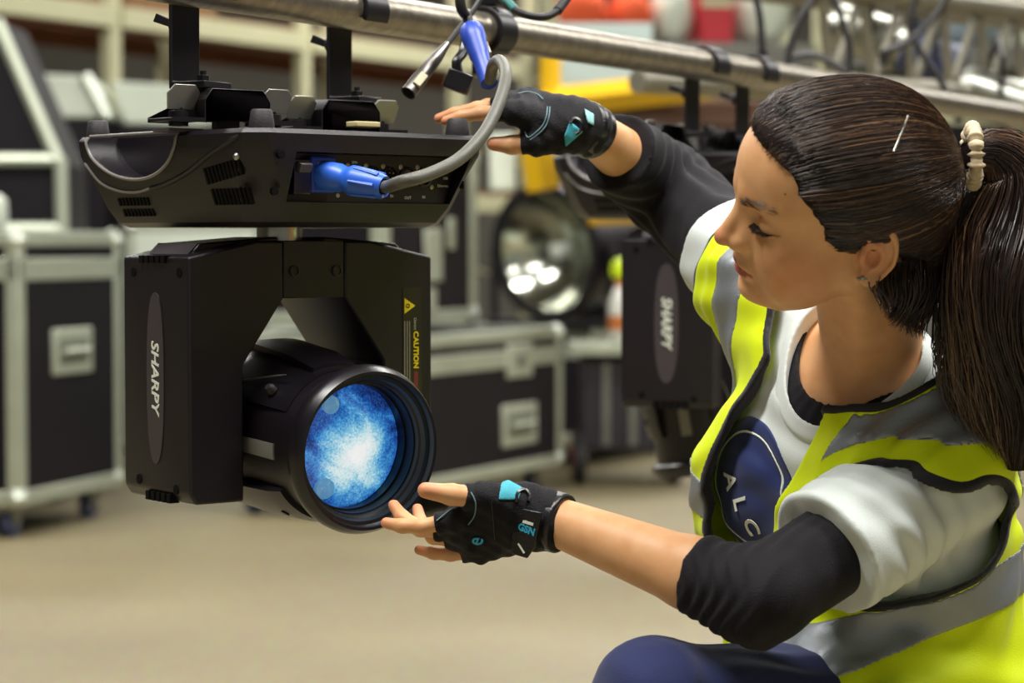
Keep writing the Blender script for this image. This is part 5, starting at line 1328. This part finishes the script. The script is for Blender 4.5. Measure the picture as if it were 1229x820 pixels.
for sg in (-1, 1): MB().box(lc + xa * .33 * sg + Vector((0, 0, -.15)), (.03, .08, .36), Matrix.Rotation(.2, 3, 'Z')).build('yoke_arm', BSTEEL, bl, keep=True, bevel=.005)
MB().box(lc + Vector((0, 0, -.318)), (.68, .10, .04), Matrix.Rotation(math.atan2(xa.y, xa.x), 3, 'Z')).build('yoke_bridge', BSTEEL, bl, keep=True, bevel=.005)

# ------------------------------------------------------------------ bottle and dolly behind the unlit lamp
bt = empty('spray_bottle', (pix(745, 415, 9.6).x, 9.6, .585), 0, 'orange and white spray bottle with neon yellow cap', 'bottle')
bx_ = pix(745, 415, 9.6).x; z_ = .615
dl = empty('tool_trolley', (pix(730, 470, 9.7).x, 9.6, 0), 0, 'dark tool trolley with silver edge and red wheel under the spray bottle', 'trolley')
MB().box((bx_ + .02, 9.7, .56), (.46, .4, .05)).build('tray', ALU, dl, keep=True, bevel=.006)
MB().box((bx_ + .04, 9.75, .33), (.40, .34, .38)).build('drawer_block', mat('trolley_dark', '#2a242c', .6), dl, keep=True, bevel=.01)
MB().box((bx_ + .10, 9.56, .52), (.10, .02, .08)).build('latch', WHITE, dl, keep=True, bevel=.006)
for dx in (-.06, .05): MB().box((bx_ + dx, 9.565, .33), (.03, .012, .34)).build('upright', GREYM, dl, keep=True)
for dx in (-.17, .22):
    for dy in (9.6, 9.88):
        wl = MB().lathe([(.03, -.025), (.10, -.025), (.105, 0), (.10, .025), (.03, .025)], 24, frame((bx_ + dx, dy, .105), (0, 1, 0), (0, 0, 1), (1, 0, 0))).build('wheel', RUBBER, dl, keep=True, smooth=True)
        MB().lathe([(.05, -.027), (.05, .027)], 16, frame((bx_ + dx, dy, .105), (0, 1, 0), (0, 0, 1), (1, 0, 0))).build('hub', RED, wl, keep=True, smooth=True)
MB().lathe([(.045, .0), (.05, .01), (.05, .16), (.035, .20), (.022, .23)], 20, Matrix.Translation((bx_, 9.6, .586))).build('flask', mat('bottle_white', '#c7c6bd', .4, var=.1, scale=8), bt, keep=True, smooth=True)
MB().lathe([(.0512, .05), (.0512, .11)], 20, Matrix.Translation((bx_, 9.6, .586)), close=False).build('wrapper', mat('label_orange', '#b96a2e', .5), bt, keep=True, smooth=True)
MB().lathe([(.022, .22), (.02, .27)], 14, Matrix.Translation((bx_, 9.6, .586))).build('neck', mat('label_orange', '#b96a2e', .5), bt, keep=True, smooth=True)
MB().lathe([(.02, .262), (.038, .27), (.042, .30), (.034, .33), (.012, .345)], 18, Matrix.Translation((bx_, 9.6, .586))).build('cap', mat('neon_cap', '#bcd40a', .4), bt, keep=True, smooth=True)

# ------------------------------------------------------------------ second truss, upper right
tr2 = empty('box_truss', pix(1050, 60, 5.2) - Vector((0, 0, .3)), 0, 'dull aluminium box truss behind the woman\'s head', 'truss')
T0, T1 = pix(985, -16, 5.2), pix(1300, 22, 6.0)
dirT = (T1 - T0).normalized(); sT = Vector((-dirT.y, dirT.x, 0)).normalized(); Lt = (T1 - T0).length
OLD = mat('dull_aluminium', '#8d897b', .5, metal=.6, var=.35, scale=14)
offs = [Vector((0, 0, 0)), Vector((0, 0, -.21)) + sT * .03, sT * .28 + Vector((0, 0, .02)), sT * .28 + Vector((0, 0, -.21))]
for o_ in offs: MB().tube([T0 + o_ - dirT * .3, T1 + o_ + dirT * .5], .026, 16).build('chord', OLD, tr2, keep=True, smooth=True)
nseg = 7
for i in range(nseg):
    p_ = T0 + dirT * (Lt * i / nseg); q_ = T0 + dirT * (Lt * (i + .5) / nseg); s__ = T0 + dirT * (Lt * (i + 1) / nseg)
    MB().tube([p_, q_ + offs[1]], .011, 8).build('diagonal', OLD, tr2, keep=True, smooth=True); MB().tube([q_ + offs[1], s__], .011, 8).build('diagonal', OLD, tr2, keep=True, smooth=True)
    MB().tube([p_ + offs[1], q_ + offs[3]], .011, 8).build('diagonal', OLD, tr2, keep=True, smooth=True)
tg = MB().lathe([(.0268, -.03), (.0285, -.03), (.0285, .03), (.0268, .03)], 16, frame(T0 + offs[1] + dirT * (Lt * .80), sT, (0, 0, 1), dirT), close=False).build('marker_tape', mat('orange_tape', '#e06a2c', .5), tr2, keep=True, smooth=True)
for i, (pts, lab) in enumerate((([(985, -12), (962, 20), (950, 50), (946, 78), (950, 104)], 'black cable hanging straight down left of the woman\'s crown'), ([(905, -10), (912, 20), (915, 60)], 'short black cable hanging above the pipe near the forehead'),
        ([(948, 70), (975, 66), (1005, 80), (1020, 96)], 'black cable looping over the pipe to the woman\'s crown'), ([(998, -8), (1012, 28), (1020, 60), (1016, 92)], 'black cable hanging just above the woman\'s crown'), ([(1140, -8), (1120, 22), (1090, 50), (1060, 62)], 'black cable draped diagonally under the truss'),
        ([(1100, -8), (1092, 30), (1105, 62), (1128, 96), (1150, 130)], 'black cable hanging behind the woman\'s hair'))):
    e_ = empty('hanging_cable', pix(*pts[-1], 4.4), 0, lab, 'cable', 'cables hanging from the truss')
    MB().tube(catmull([pix(*p_, 4.7 + .1 * i) for p_ in pts], 6), .0075, 8).build('lead', BCABLE, e_, keep=True, smooth=True)
    MB().tube([pix(*pts[-1], 4.7 + .1 * i), pix(*pts[-1], 4.7 + .1 * i) + Vector((.002, 0, -.03))], [.011, .009], 8).build('plug', BCABLE, e_, keep=True, smooth=True)
# a couple of lamps stored on the truss
for i, (px__, py__, m_, lab) in enumerate(((1040, 42, STEEL, 'small silver spotlight hanging on the truss above the crown'), (1195, 116, STEEL, 'small silver spotlight under the truss behind the ponytail'), (1118, 72, mat('navy_can', '#2c3350', .5), 'small blue spotlight under the truss behind the hair'))):
    c_ = pix(px__, py__, 5.5 + .22 * i); e_ = empty('par_can', c_, 0, lab, 'stage light', 'small spotlights on the truss')
    MB().lathe([(.03, -.10), (.055, -.08), (.06, .05), (.066, .06), (.066, .08), (.058, .08), (.05, .02)], 20, frame(c_, (0, 1, 0), (.3, 0, .95), (.95, 0, -.3)), close=False).build('can', m_, e_, keep=True, smooth=True)
    for s__ in (-1, 1): MB().tube([c_ + Vector((0, .07 * s__, 0)), c_ + Vector((0, .07 * s__, .09)), c_ + Vector((0, 0, .15))], .007, 6).build('bracket', BSTEEL, e_, keep=True)
